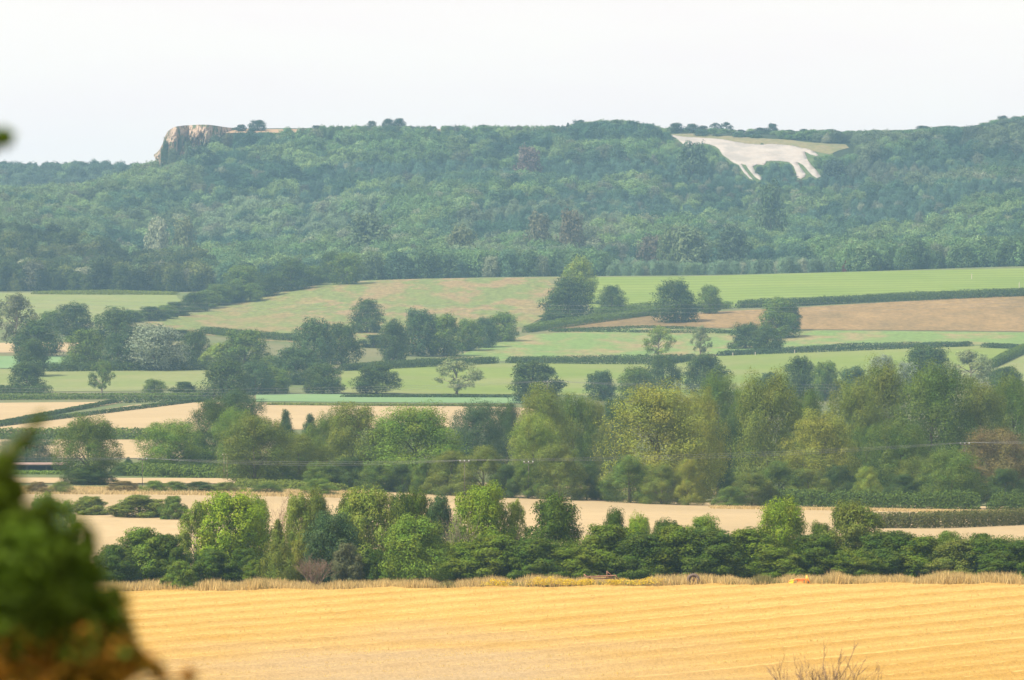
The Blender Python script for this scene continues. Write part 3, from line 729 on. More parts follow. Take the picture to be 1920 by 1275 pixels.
# ------------------------------------------------------------------ hedges
def hedge(P, h, width, col, label, leaf=.5, dens=1.0, name='hedge', dmin=560, off=None, dist=None, lump=.25, group=None, r_seed=0):
    r = np.random.default_rng(50 + r_seed + len(P) + int(P[0][0]) + int(P[0][1])); pts = []
    for q, (a, b_) in enumerate(densify(P + [P[-1]], 10)[:]):
        if dist is None: x, y, z = spot(a, b_, dmin)
        else:
            y = np.interp(a, [p[0] for p in P], dist) if hasattr(dist, '__len__') else dist; x = (a - 960) * K * y
        pts.append((x, y))
    pts = np.array(pts); seg = np.linalg.norm(np.diff(pts, axis=0), axis=1); s = np.concatenate([[0], np.cumsum(seg)]); Lg = s[-1]
    area = Lg * (2 * h + width); n = int(min(area / (leaf**2) * 2.6 * dens, 90000))
    u = r.uniform(0, Lg, n); c = np.stack([np.interp(u, s, pts[:, 0]), np.interp(u, s, pts[:, 1])], 1)
    tx = np.stack([np.interp(np.minimum(u + 2, Lg), s, pts[:, k]) - np.interp(np.maximum(u - 2, 0), s, pts[:, k]) for k in (0, 1)], 1); tx = unit(tx); nx_ = np.stack([-tx[:, 1], tx[:, 0]], 1)
    sd_ = 300 + r_seed
    hh = h * (1 - lump * .6 + lump * 1.6 * (.55 * vnoise(u / (3 * h), u * 0 + .5, sd_) + .3 * vnoise(u / h, u * 0 + .5, sd_ + 1) + .3*vnoise(u / (h * .3), u * 0 + .5, sd_ + 2)))
    hh *= np.clip(np.minimum(u, Lg - u) / (h * .7) + .35, 0, 1)
    th = r.uniform(0, math.pi, n); e = r.uniform(.72, 1.04, n); cx_ = np.cos(th); cz_ = np.sin(th)
    ox = np.sign(cx_) * np.abs(cx_)**.6 * width / 2 * e; oz = np.abs(cz_)**.55 * hh * e; lo = r.random(n) < .35; oz[lo] *= r.random(lo.sum())
    X = c[:, 0] + nx_[:, 0] * ox; Yy = c[:, 1] + nx_[:, 1] * ox; Z = ground(X, Yy) + oz
    Nn = np.stack([nx_[:, 0] * cx_, nx_[:, 1] * cx_, cz_ + .1], 1) + r.normal(size=(n, 3)) * .45
    org = np.array([pts[0, 0], pts[0, 1], float(ground(*pts[0]))]); V, F = cards(np.stack([X, Yy, Z], 1) - org, Nn, leaf * r.uniform(.6, 1.35, n), r)
    return tag(obj(name, mesh_np('hedge', V, F, LEAF), loc=org, color=col), label, 'hedge', group)
HG = 'clipped field hedges'
HD = (.045, .085, .030)
for P, h, wd, col, label, kw in [
 ([(1345,668),(1480,661),(1600,653),(1820,650)], 1.9, 2.5, HD, 'long thin dark hedge below the brown field, ending at a gate gap', {}),
 ([(1842,652),(1908,655)], 1.7, 2.4, HD, 'short dark hedge piece right of the gate gap', {}),
 ([(1855,692),(1890,672),(1930,656)], 2.6, 3, M, 'green hedge climbing to the right edge above the yellowish pasture', {}),
 ([(948,681),(1100,683),(1250,684),(1300,676)], 2.3, 3, D, 'dark thick hedge along the middle pasture, right of the field gap', {}),
 ([(640,696),(740,688),(850,682),(930,682)], 2.3, 3, D, 'dark hedge along the middle pasture, left of the field gap', {}),
 ([(1380,578),(1500,574),(1700,562),(2000,552)], 3.2, 4, D, 'long dark green hedge between the mown field and the brown field', {}),
 ([(1110,590),(1230,578),(1300,584),(1370,578)], 2.6, 3.5, M, 'green hedge linking the dark domed trees below the mown field', {}),
 ([(985,624),(1060,608),(1130,600),(1230,590)], 2.6, 3.5, M, 'mid green hedge on the lower side of the large dark domed tree', {}),
 ([(1030,622),(1200,616),(1290,618),(1380,626)], 1.2, 2, D, 'thin low hedge line between the brown field and the pasture', {}),
 ([(380,625),(470,636),(560,640)], 2.6, 4, D, 'dark hedge at the foot of the heath, left of the strip of wood', {}),
 ([(640,745),(800,745),(960,746)], .9, 2, D, 'thin dark hedge between the bright lower pasture and the young crop', {}),
 ([(500,760),(700,762),(900,762),(960,763)], .7, 2, OL, 'low rough grassy hedge between the young crop and the stubble', {}),
 ([(-60,750),(100,748),(230,748),(385,748)], 1.7, 3, M, 'long green hedge along the top of the left stubble fields', {}),
 ([(-60,808),(0,797),(120,774),(215,756),(385,752)], 1.1, 1.6, D, 'dark slanting hedge dividing the two left stubble fields', {}),
 ([(-40,824),(60,824),(180,824),(300,825)], 2.6, 3, M, 'straight hedge below the big left stubble field', {}),
 ([(80,697),(200,694),(300,692),(420,694)], 2.8, 4, D, 'dark hedge under the silver willow, topping the left pasture', {}),
 ([(-40,740),(40,738),(90,740)], 2.6, 4, D, 'dark hedge piece round the foot of the lowest tree by the left edge', {}),
 ([(60,552),(200,549),(330,553)], 1.4, 4, OL, 'thin olive hedge along the top of the left upper pasture', {}),
 ([(210,891),(300,891),(420,892),(540,896),(650,905)], 2.2, 3, M, 'leafy hedge running left from the belt under the pale twin pole', {'leaf': .35}),
 ([(-60,889),(60,889),(150,890)], .7, 1.5, G, 'green hedge in front of the barn', {'leaf': .35}),
 ([(440,912),(540,914),(640,922)], 1.2, 3, OL, 'low rough hedge on the verge below the yellowish round tree', {'leaf': .3}),
 ([(1420,938),(1500,944),(1650,946),(1838,947)], 2.3, 3.2, (.075, .135, .018), 'thick clipped green hedge at the right foot of the belt', {'leaf': .28, 'dist': 962, 'lump': .8}),
 ([(1850,948),(1930,949),(2000,949)], 2.3, 3.2, (.07, .125, .018), 'clipped hedge piece at the right edge beyond a narrow gap', {'leaf': .28, 'dist': 962, 'lump': .8}),
 ([(1640,992),(1760,992),(1860,988),(2000,982)], 2.1, 2.4, (.10, .115, .028), 'brownish green hedge between the two pale stubble strips on the right', {'leaf': .26}),
]:
    hedge(P, h, wd, col, label, group=HG, r_seed=int(P[0][0]) % 37, **kw)
hedge([(165,1080),(340,1080),(500,1080)], 2.2, 2.0, D, 'dark blackthorn base of the near hedgerow, left part', leaf=.17, dist=630, dens=.7, lump=.5, group='near hedgerow base')
hedge([(500,1080),(640,1080),(840,1080)], 1.8, 2.0, D, 'shaded undergrowth of the near hedgerow below conifer and vivid shrub', leaf=.17, dist=626, dens=.7, lump=.5, group='near hedgerow base')
hedge([(830,1080),(1100,1080),(1380,1080)], 3.7, 2.8, (.085, .145, .009), 'mid green base of the near hedgerow, middle part behind rusty frame and wheel', leaf=.17, dist=627, dens=.8, lump=.22, group='near hedgerow base')
hedge([(1370,1080),(1650,1080),(1960,1080)], 4.0, 2.8, (.080, .138, .009), 'mid green base of the near hedgerow, right part behind the plough', leaf=.17, dist=627, dens=.8, lump=.22, group='near hedgerow base')

# ------------------------------------------------------------------ dry grass verge, flowers
def grass(name, n, x0, x1, yfun, hfun, wdt, col, label, cat, seed, mat=None):
    r = np.random.default_rng(seed); X = r.uniform(x0, x1, n); Yv = yfun(X, r); h = hfun(X, r)
    B_ = np.stack([X, Yv, ground(X, Yv) - .02], 1); a = r.uniform(0, math.pi, n); lean = r.normal(size=(n, 2)) * .22 * h[:, None]
    t = np.stack([np.cos(a), np.sin(a), 0*a], 1) * (wdt * r.uniform(.5, 1.3, n))[:, None]
    V = np.stack([B_ - t, B_ + t, B_ + np.concatenate([lean, h[:, None]], 1)], 1).reshape(-1, 3)
    o = obj(name, mesh_np(name, V, np.arange(3*n).reshape(-1, 3), mat or STRAWLEAF), color=col)
    o['label'] = label; o['category'] = cat; o['kind'] = 'stuff'; return o
pxx = lambda p, y: (p - 960) * K * y
clump = lambda X: np.clip(.55 + .9 * (vnoise(X / 2.2, X*0+.3, 71) - .25) + .3*vnoise(X*1.3, X*0+.7, 72), .3, 1.3)
grass('dry_grass', 60000, pxx(170, 606), pxx(1915, 606), lambda X, r: r.uniform(602.5, 613, len(X)), lambda X, r: clump(X) * .8 * r.uniform(.35, 1.3, len(X)) * np.where(X > 33, 1.15, .95), .05, (.50, .36, .15), 'band of tall dry golden grass between the wheat field and the near hedgerow', 'grass', 31)
grass('field_stubble', 170000, -62, 62, lambda X, r: 440 + 162.5 * r.random(len(X)) ** .8, lambda X, r: r.uniform(.08, .30, len(X)), .035, (.52, .35, .10), 'short cut stubble standing all over the golden wheat field', 'stubble', 41)
grass('rough_weeds', 30000, pxx(230, 606), pxx(1600, 606), lambda X, r: r.uniform(602.8, 612, len(X)), lambda X, r: np.clip(vnoise(X/1.6, X*0+.3, 91)*1.9-.6, .05, 1) * r.uniform(.5, 1.1, len(X)), .055, (.19, .165, .055), 'patches of greenish brown weeds in the dry grass band', 'weeds', 32)
grass('dry_verge_grass', 30000, pxx(-20, 970), pxx(700, 970), lambda X, r: r.uniform(950, 985, len(X)), lambda X, r: r.uniform(.2, .7, len(X)), .10, (.46, .35, .17), 'pale dry grass on the verge in front of the belt on the left', 'grass', 33)
grass('hedge_foot_grass', 16000, pxx(1330, 945), pxx(1960, 945), lambda X, r: r.uniform(936, 950, len(X)) , lambda X, r: r.uniform(.2, .6, len(X)), .09, (.48, .36, .17), 'dry grass fringe at the foot of the thick clipped hedge', 'grass', 34)
r = np.random.default_rng(5); n = 3600
fx = np.concatenate([r.normal(pxx(c, 606), w_, n // 6) for c, w_ in ((935, .7), (1015, .8), (1060, .7), (1095, .6), (1150, .5), (1200, 1.2))]); fy = r.uniform(601.8, 603.5, len(fx))
V, F = cards(np.stack([fx, fy, ground(fx, fy) + r.uniform(.35, 1.1, len(fx)) * (.6+.5*vnoise(fx*1.5, fx*0, 77))], 1), r.normal(size=(len(fx), 3)) + [0, -.3, 1], .13, r)
o = obj('yellow_flowers', mesh_np('yellow_flowers', V, F, leafmat('ragwort_petals', (.62, .50, .03), var=.2))); o['label'] = 'yellow ragwort flowers along the edge of the wheat field'; o['category'] = 'flowers'; o['kind'] = 'stuff'
# weeds' green stems
grass('flower_stems', 5000, pxx(900, 606), pxx(1230, 606), lambda X, r: r.uniform(602.9, 605.6, len(X)), lambda X, r: r.uniform(.2, .7, len(X)), .035, (.16, .19, .05), 'green stems under the yellow ragwort flowers', 'weeds', 35)

# ------------------------------------------------------------------ white horse cut in the hillside
HP = [(85,162),(150,172),(220,185),(310,190),(400,195),(480,199),(560,205),(650,225),(760,245),(900,252),(1000,248),(1100,252),(1200,265),(1270,285),(1320,290),(1380,318),(1415,350),(1390,354),(1340,338),(1290,308),(1300,350),(1315,392),(1350,435),(1400,485),(1437,540),(1400,552),(1355,525),(1315,480),(1275,432),(1222,402),(1250,455),(1300,518),(1290,545),(1255,557),(1220,545),(1210,500),(1190,445),(1150,405),(1050,394),(950,402),(925,435),(860,430),(822,450),(850,500),(912,558),(892,572),(850,545),(800,492),(760,432),(712,424),(745,470),(790,525),(822,566),(790,556),(738,500),(690,432),(640,408),(600,378),(550,338),(520,292),(480,262),(400,242),(330,247),(280,272),(240,272),(180,232),(130,190)]
hr = random.Random(8); HORSE = [(1240 + a / 4.8 + hr.uniform(-.5, .5), 220 + b / 4.8 + hr.uniform(-.5, .5)) for a, b in HP]
M_CHALK = groundmat('chalk_and_limestone_chips', (.60, .52, .455), (.66, .59, .53), (.42, .385, .35), scale=.12, fine=.5, fineamt=.12, c3amt=.6, c3scale=.05, lo=.35, hi=.7)
tag(sheet('hill_figure', [(x, y) for x, y in HORSE], M_CHALK, off=.55, step=3., dmin=3560, dmax=3830, dens=2.5, thick=.4), 'white chalk horse cut into the green hillside, walking left with its head low', 'hill figure')
tag(sheet('dry_slope', [(1253,252),(1290,259),(1325,262),(1356,265),(1398,273),(1440,275),(1490,280),(1520,284),(1545,288),(1556,290),(1572,283),(1592,278),(1586,272),(1560,270),(1520,268),(1480,263),(1440,261),(1400,257),(1350,255),(1300,251)], M_DRY, off=.22, step=5, dmin=3560, dmax=3830, dens=5), kind='structure')
tag(sheet('horse_slope', [(1262,262),(1300,256),(1480,262),(1560,285),(1570,320),(1550,338),(1500,346),(1430,352),(1380,335),(1330,300)], groundmat('rough_hill_grass', (.10, .16, .05), (.16, .21, .07), scale=.1), off=.12, step=5, dmin=3560, dmax=3830, dens=5), kind='structure')
tag(sheet('plateau_field', [(400,251),(1100,251),(1100,243.4),(400,243.4)], groundmat('ripe_crop_on_plateau', (.50, .33, .20), (.56, .38, .22)), off=.5, step=8, dmin=3700, dmax=4000, dens=8), kind='structure')

# ------------------------------------------------------------------ rock headland
def headland():
    nu, nv = 150, 46; d0 = 3755.
    prof = [(297,319),(296,300),(298,280),(302,262),(312,250),(326,243),(345,239),(370,238),(400,239),(450,240),(520,240),(600,242)]
    V = []; rr = np.random.default_rng(3)
    # outline of the headland seen in plan: rounded nose on the left, front face running right, back face beyond
    plan = []
    for t_ in np.linspace(0, 1, nu):
        if t_ < .35:      # back face, right to left
            u = t_ / .35; plan.append((446 - u * (446 - 330), 3960 - 20 * u))
        elif t_ < .5:     # nose
            a_ = (t_ - .35) / .15 * math.pi; plan.append((330 - math.sin(a_) * 32, 3850 + 90 * math.cos(a_)))
        else:             # front face
            u = (t_ - .5) / .5; plan.append((330 + u * 116, 3760 + 11 * math.sin(u * 9) + 62 * u ** 1.5))
    ztop = CZ + (HZ - 240) * K * 3830; px_ = [p[0] for p in prof]
    for pxl, d in plan:
        x = (pxl - 960) * K * d
        zt = CZ + (HZ - np.interp(pxl, [296,298,302,312,326,345,370,600], [300,278,262,250,244,240,239,242])) * K * 3830
        for j in range(nv):
            v = j / (nv - 1); z = 128 - 25 + (zt - (128 - 25)) * v - 0.0
            z = (ground(x, 3740) - 20) * (1 - v) + zt * v
            inw = 3.5 * max(0, v - .78)**1.5 * 8 + 5 * (1 - v) * -1
            n1 = vnoise(np.array(pxl * .11 + d*.02), np.array(z * .10), 61) - .5; n2 = vnoise(np.array(pxl * .5 + d*.05), np.array(z * .35), 62) - .5; n3 = vnoise(np.array(pxl * 1.1), np.array(z * .5), 63) - .5
            out = float(9 * n1 + 7 * n2 + 4 * n3 + 2.5 * math.floor(z * .16 + 2 * n1) % 2) * (1 - max(0, v - .85) * 6)
            cx0, cy0 = ((400 - 960) * K * 3850, 3860) if pxl < 400 else (x, 3860)
            dv = Vector((x - cx0, d - cy0)).normalized(); V.append((x + dv.x * (out - inw), d + dv.y * (out - inw), float(z)))
    F = []
    for i in range(nu - 1):
        for j in range(nv - 1):
            a = i * nv + j; F.append((a, a + nv, a + nv + 1, a + 1))
    b = MB(); b.add(V, F); top = [i * nv + nv - 1 for i in range(nu)]
    c = len(b.V); b.V.append(((380 - 960) * K * 3860, 3860, ztop + .6)); b.n += 1
    for i in range(nu - 1): b.F.append([top[i], top[i + 1], c])
    m, t, out = newmat('limestone_cliff'); l = t.links.new
    tc = N(t, 'ShaderNodeTexCoord'); mp = N(t, 'ShaderNodeMapping'); mp.inputs['Scale'].default_value = (1, 1, .85); l(tc.outputs['Object'], mp.inputs[0])
    n1 = N(t, 'ShaderNodeTexNoise', inp={'Scale': .16, 'Detail': 7, 'Roughness': .75}); l(mp.outputs[0], n1.inputs[0])
    rp = N(t, 'ShaderNodeValToRGB'); e = rp.color_ramp.elements
    e[0].position = .44; e[0].color = (.09, .12, .05, 1); e[1].position = .49; e[1].color = (.26, .18, .12, 1)
    q = e.new(.56); q.color = (.50, .37, .27, 1); q = e.new(.66); q.color = (.34, .24, .165, 1)
    l(n1.outputs[0], rp.inputs[0]); bs = N(t, 'ShaderNodeBsdfPrincipled', inp={'Roughness': .95, 'Specular IOR Level': .1}); l(rp.outputs[0], bs.inputs['Base Color'])
    bp = N(t, 'ShaderNodeBump', inp={'Strength': .8, 'Distance': 3}); l(n1.outputs[0], bp.inputs['Height']); l(bp.outputs[0], bs.inputs['Normal']); l(bs.outputs[0], out.inputs[0])
    me = b.mesh('cliff', m, False); tag(obj('cliff', me), kind='structure')
headland()

# ------------------------------------------------------------------ the hillside wood
HORSE_W = HORSE
def wood_points():
    r = np.random.default_rng(17); P = []
    area = []
    for (d0, d1, gap) in ((2835, 3200, 8.2), (3200, 3600, 8.2), (3600, 3860, 7.0), (4180, 4380, 7.0)):
        ysr = np.arange(d0, d1, gap)
        for y in ysr:
            x0 = (-220 - 960) * K * y; x1 = (2140 - 960) * K * y
            if d0 == 4180: x1 = (320 - 960) * K * y
            xs_ = np.arange(x0, x1, gap); P.append(np.stack([xs_, np.full_like(xs_, y)], 1))
    P = np.concatenate(P); P = P + r.uniform(-.48, .48, P.shape) * 6.3
    X, Yv = P[:, 0], P[:, 1]; z = ground(X, Yv); px = 960 + X / (K * Yv); row = HZ - (z - CZ) / (K * Yv)
    keep = np.ones(len(P), bool)
    crest = np.interp(px, [-400, 0, 330, 400, 480, 600, 690, 1050, 1280, 1600, 1920, 2300], [2840, 2840, 2835, 2850, 2850, 2850, 2850, 2850, 2850, 2850, 2850, 2850])
    keep &= Yv > crest
    # plateau kept open except for the horse end
    keep &= ~((Yv > 3800) & (Yv < 4100) & (px > 285) & (px < 1075))
    keep &= ~((Yv > 3745) & (px > 285) & (px < 440) & (row < 325))
    keep &= ~((Yv > 3795) & (Yv < 3838) & (px > 1225) & (px < 1450))
    wn = vnoise(X / 60, Yv / 60, 41); sp = vnoise(X / 25, Yv / 25, 42)
    h = 7 + 7 * r.random(len(P)) + 3 * wn; w_ = np.clip(h * r.uniform(.8, 1.15, len(P)), 8, 15)
    conif = (px > 560) & (vnoise(X / 45, Yv / 70, 43) > .48) & (row > 330) & (row < 450)
    h = np.where(conif, 10 + 2.5 * r.random(len(P)), h); w_ = np.where(conif, 7 + 2 * r.random(len(P)), w_)
    young = (px > 1130) & (px < 1560) & (Yv < 3000); h = np.where(young, 6 + 3*r.random(len(P)), h); w_ = np.where(young, 6.5, w_)
    # keep the figure and its dry slope in view: trees stand lower or not at all in front of them
    zone = [(1255,252),(1300,253),(1480,262),(1600,272),(1600,285),(1560,290),(1560,315)]
    hmax = np.full(len(P), 99.); near_h = (px > 1235) & (px < 1620) & (row < 400) & (row > 225)
    idx = np.where(near_h)[0]; rows_ = row[idx]; pxs = px[idx]
    strip = [(1255,254),(1400,258),(1500,264),(1600,272),(1605,286),(1560,292),(1500,275),(1440,268),(1270,262)]
    okh = np.full(len(idx), 30.)
    for dy in range(0, 46, 2):
        hit = np.zeros(len(idx), bool)
        for dx in (-5, 0, 5): hit |= inpoly(pxs + dx, rows_ - dy, HORSE_W) | inpoly(pxs + dx, rows_ - dy, strip)
        okh = np.where(hit & (okh > dy), dy, okh)
    okm = okh * K * Yv[idx]; hmax[idx] = np.maximum(okm - .6, 0)
    keep &= hmax > 1.0; sc = np.minimum(1, hmax / h); h = h * sc; w_ = np.maximum(w_ * sc, np.minimum(w_, 3))
    # keep rims of the plateau low so the brown field edge shows between single trees
    rim = (px > 285) & (px < 1075) & (Yv > 3690) & (Yv <= 3810)
    lim = (CZ + (HZ - np.where(px < 590, 248, 244.5)) * K * Yv) - z + 3.0 * (vnoise(X / 14, Yv / 14, 46) > np.where(px < 590, .8, .42)); bad = rim & (h > lim)
    h = np.where(bad, np.maximum(lim, .8), h); w_ = np.where(bad, np.minimum(w_, 6), w_)
    line = np.interp(px, [1060,1085,1100,1160,1200,1240,1450,1600,1700,1730,1800,1850,1880,1920,2200], [240,234,230,229,231,243,246,248,247,241,241,234,224,221,218]) + 12 * (r.random(len(P))**1.5) - 4.5 + 6 * (vnoise(X/14, Yv/14, 55) - .4)
    rim2 = (px >= 1060) & (Yv > 3640) & (Yv < 4100); lim = (CZ + (HZ - line) * K * Yv) - z; keep &= ~(rim2 & (lim < 1.2)); h = np.where(rim2 & (h > lim), np.maximum(lim, 1), h)
    # front of the headland rock stays visible on its upper part
    rk = (px > 292) & (px < 372) & (Yv > 3560); lim = (CZ + (HZ - 318 + (px - 300) * .38 + 8*(vnoise(X/8, Yv/8, 47)-.5)) * K * Yv) - z
    keep &= ~(rk & (lim < 1.5)); h = np.where(rk & (h > lim), np.maximum(lim, 1), h)
    # colour by kind of tree
    base = np.array([.050, .092, .040]); A = np.tile(base, (len(P), 1))
    def mixc(mask, c, f=1.0):
        A[mask] = A[mask] * (1 - f) + np.array(c) * f
    mixc(wn > .55, (.078, .135, .040)); mixc(wn < .32, (.036, .072, .036)); mixc(sp > .66, (.12, .175, .05), .85); mixc(conif, (.055, .098, .058))
    lightb = (row > 405) & (row < 480) & (px > 380) & (px < 720) & (vnoise(X/30, Yv/30, 48) > .3); mixc(lightb, (.13, .17, .075), .75)
    lightc = (row > 410) & (row < 520) & (px > 850) & (px < 1180) & (vnoise(X/25, Yv/25, 49) > .42); mixc(lightc, (.125, .155, .07), .75)
    left = (px < 380) & (row > 340) & (Yv > 3200) & (row < 470) & (vnoise(X/40, Yv/25, 50) > .35); mixc(left, (.115, .155, .05), .7)
    nearw = (px < 390) & (Yv < 3120); mixc(nearw, (.034, .052, .010), .97); mixc(nearw & (vnoise(X/18, Yv/12, 51) > .66), (.10, .115, .025), .7)
    mixc(young, (.10, .15, .07), .8); far = Yv > 4100; mixc(far, (.055, .085, .045), .9)
    rt = (px > 1480) & (row < 380) & (sp > .55); mixc(rt, (.085, .10, .05), .7)
    odd = r.random(len(P)); mixc(odd > .965, (.17, .17, .09), .7); mixc(odd < .03, (.12, .11, .06), .6); mixc((odd > .90) & (odd < .95), (.12, .18, .06), .7)
    A *= np.array([1.28, 1.38, 1.65]) * r.uniform(.6, 1.4, (len(P), 1))
    k = np.where(keep)[0]
    kind = np.where(conif, r.integers(4, 8, len(P)), r.integers(0, 6, len(P))); cn_ = (r.random(len(P)) < .10) | (far & (r.random(len(P)) < .4)); kind = np.where(cn_, 7, kind)
    return X[k], Yv[k], z[k], h[k], w_[k], A[k], kind[k]
WX, WY, WZ, WH_, WW, WC, WKD = wood_points()
kinds = bpy.data.collections.new('woodland_tree_kinds')
for i, kd in enumerate(['round', 'oak', 'domes', 'round', 'tall', 'tall', 'oak', 'cone']):
    c_, _ = make_tree_meshes(kd, 900 + i, .058, 2900, FLEAF, trunk=False)
    q = bpy.data.objects.new('woodland_tree_%s' % 'abcdefgh'[i], c_); kinds.objects.link(q)
wood_me = bpy.data.meshes.new('hillside_wood'); wood_me.vertices.add(len(WX))
wood_me.vertices.foreach_set('co', np.stack([WX, WY, WZ - .3], 1).astype(np.float32).ravel())
def put(name, typ, arr, key):
    a_ = wood_me.attributes.new(name, typ, 'POINT'); a_.data.foreach_set(key, np.ascontiguousarray(arr).ravel())
put('scl', 'FLOAT_VECTOR', np.stack([WW, WW, WH_], 1).astype(np.float32), 'vector')
put('rotz', 'FLOAT_VECTOR', np.stack([0*WX, 0*WX, rng.uniform(0, 6.28, len(WX))], 1).astype(np.float32), 'vector')
put('kindex', 'INT', WKD.astype(np.int32), 'value')
put('tcol', 'FLOAT_COLOR', np.concatenate([WC, np.ones((len(WX), 1))], 1).astype(np.float32), 'color')
wood = obj('hillside_wood', wood_me); wood['label'] = 'dense mixed wood covering the whole escarpment, seen as one mass'; wood['category'] = 'wood'; wood['kind'] = 'stuff'
g = bpy.data.node_groups.new('plant_wood', 'GeometryNodeTree')
g.interface.new_socket('Geometry', in_out='INPUT', socket_type='NodeSocketGeometry'); g.interface.new_socket('Geometry', in_out='OUTPUT', socket_type='NodeSocketGeometry')
gi = g.nodes.new('NodeGroupInput'); go = g.nodes.new('NodeGroupOutput'); ip = g.nodes.new('GeometryNodeInstanceOnPoints'); ci = g.nodes.new('GeometryNodeCollectionInfo')
m2p = g.nodes.new('GeometryNodeMeshToPoints')
ci.inputs['Collection'].default_value = kinds; ci.inputs['Separate Children'].default_value = True; ci.inputs['Reset Children'].default_value = True
def na(nm, ty):
    q = g.nodes.new('GeometryNodeInputNamedAttribute'); q.data_type = ty; q.inputs['Name'].default_value = nm; return q
l = g.links.new
l(gi.outputs[0], m2p.inputs['Mesh']); l(m2p.outputs[0], ip.inputs['Points']); l(ci.outputs[0], ip.inputs['Instance']); ip.inputs['Pick Instance'].default_value = True
def out_of(q): return [s for s in q.outputs if s.enabled and s.name == 'Attribute'][0]
l(out_of(na('kindex', 'INT')), ip.inputs['Instance Index']); l(out_of(na('scl', 'FLOAT_VECTOR')), ip.inputs['Scale'])
e2r = g.nodes.new('FunctionNodeEulerToRotation'); l(out_of(na('rotz', 'FLOAT_VECTOR')), e2r.inputs[0]); l(e2r.outputs[0], ip.inputs['Rotation'])
l(ip.outputs[0], go.inputs[0]); md = wood.modifiers.new('plant_wood', 'NODES'); md.node_group = g

# --- single trees that stand out of the wood and on the skyline
def hilltree(data, group):
    for px, d, top, wid, kind, col, label in data:
        x = (px - 960) * K * d; z = float(ground(x, d)); row = HZ - (z - CZ) / (K * d)
        root = tree(px, row, top, wid, kind, col, label, group=group, lod='hill', dmin=d - 3)
HT = 'single trees standing out of the hillside wood'
hilltree([
 (990,3640,278,52,'round',(.17,.13,.10),'grey-brown bare-looking tree high in the hillside wood'),
 (1290,2960,430,80,'domes',(.13,.18,.08),'big pale green tree low in the wood below the horse'),
 (1256,2975,436,50,'round',(.11,.16,.06),'pale tree leaning on the left of the big pale tree below the horse'),
 (1647,2990,428,42,'oak',(.12,.18,.075),'egg-shaped light green tree alone low in the right wood'),
 (295,3150,414,50,'round',(.24,.27,.17),'whitish green tree in the left part of the hillside wood'),
 (345,3160,412,50,'round',(.15,.18,.075),'yellowish green tree right of the whitish one in the left wood'),
 (690,3050,402,96,'domes',(.085,.13,.055),'broad dome of a tree in the wood above the heath'),
 (865,3000,425,60,'oak',(.12,.15,.06),'yellowish green topped tree low in the middle of the wood'),
 (835,2950,484,50,'round',(.12,.19,.09),'light green round tree at the foot of the wood above the heath'),
 (970,2930,490,44,'round',(.10,.15,.07),'pale round tree at the foot of the wood, left of the tall pale tree'),
 (1070,3060,398,56,'round',(.15,.14,.075),'orange-tinged tree in the middle of the hillside wood'),
 (1010,3070,402,60,'oak',(.13,.135,.07),'brown-tinged tree left of the orange-tinged one'),
 (1225,2990,444,54,'tall',(.13,.12,.075),'brownish tall tree with bare trunks low in the wood'),
 (1370,2975,428,72,'domes',(.06,.10,.05),'dark broad tree right of the big pale tree below the horse'),
 (1586,2860,487,17,'cone',(.13,.04,.03),'small dark red conical tree on the far edge of the mown field'),
 (1636,2860,488,36,'bush',(.13,.17,.05),'yellowish green bush on the far edge of the mown field'),
 (1752,2865,482,60,'bush',(.10,.15,.05),'green bush in the row along the far edge of the mown field'),
 (1700,2865,488,40,'bush',(.055,.085,.03),'dark low bush along the far edge of the mown field'),
 (1815,2865,484,60,'bush',(.075,.11,.035),'mid green wide bush along the far edge of the mown field'),
 (1880,2865,480,70,'bush',(.06,.10,.035),'dark wide bush at the right end of the mown field edge'),
 (70,2850,528,24,'bush',(.13,.16,.06),'small pale bush at the top of the left upper pasture'),
 (98,2850,526,32,'round',(.05,.085,.035),'small dark round tree at the top of the left upper pasture'),
 (38,2850,524,30,'round',(.10,.13,.05),'small olive tree at the left top of the upper pasture'),
 (310,2900,498,60,'oak',(.045,.085,.04),'dark tree over the right end of the left upper pasture'),
 (372,2880,500,56,'round',(.06,.10,.045),'mid green tree at the wood edge left of the tongue of wood'),
 (1445,3300,345,60,'oak',(.075,.13,.05),'green broad tree in the wood straight below the belly of the horse'),
 (1560,3650,300,60,'domes',(.05,.08,.055),'dark bluish tree right of the hind legs of the horse'),
 (1300,3640,270,64,'domes',(.075,.13,.06),'rounded green tree under the neck of the horse'),
 (375,3700,276,60,'oak',(.05,.09,.045),'dark green tree growing in front of the rock face'),
 (310,3745,264,15,'tall',(.05,.10,.04),'narrow green ivy-like tree climbing the rock nose'),
 (352,3738,266,26,'bush',(.08,.11,.05),'scrubby bush clinging to the middle of the rock face'),
 (404,3752,254,32,'oak',(.055,.09,.045),'green tree below the flat top of the rock, right of the face'),
 (428,3775,249,26,'bush',(.10,.11,.05),'brownish scrub where the rock face runs into the wood'),
 (343,3722,292,30,'round',(.06,.10,.045),'round green tree at the foot of the rock face'),
 (324,3742,280,24,'round',(.09,.13,.06),'small pale tree at the foot of the rock nose'),
 (288,3700,317,34,'bush',(.045,.08,.045),'dark bush at the left foot of the rock nose'),
], HT)
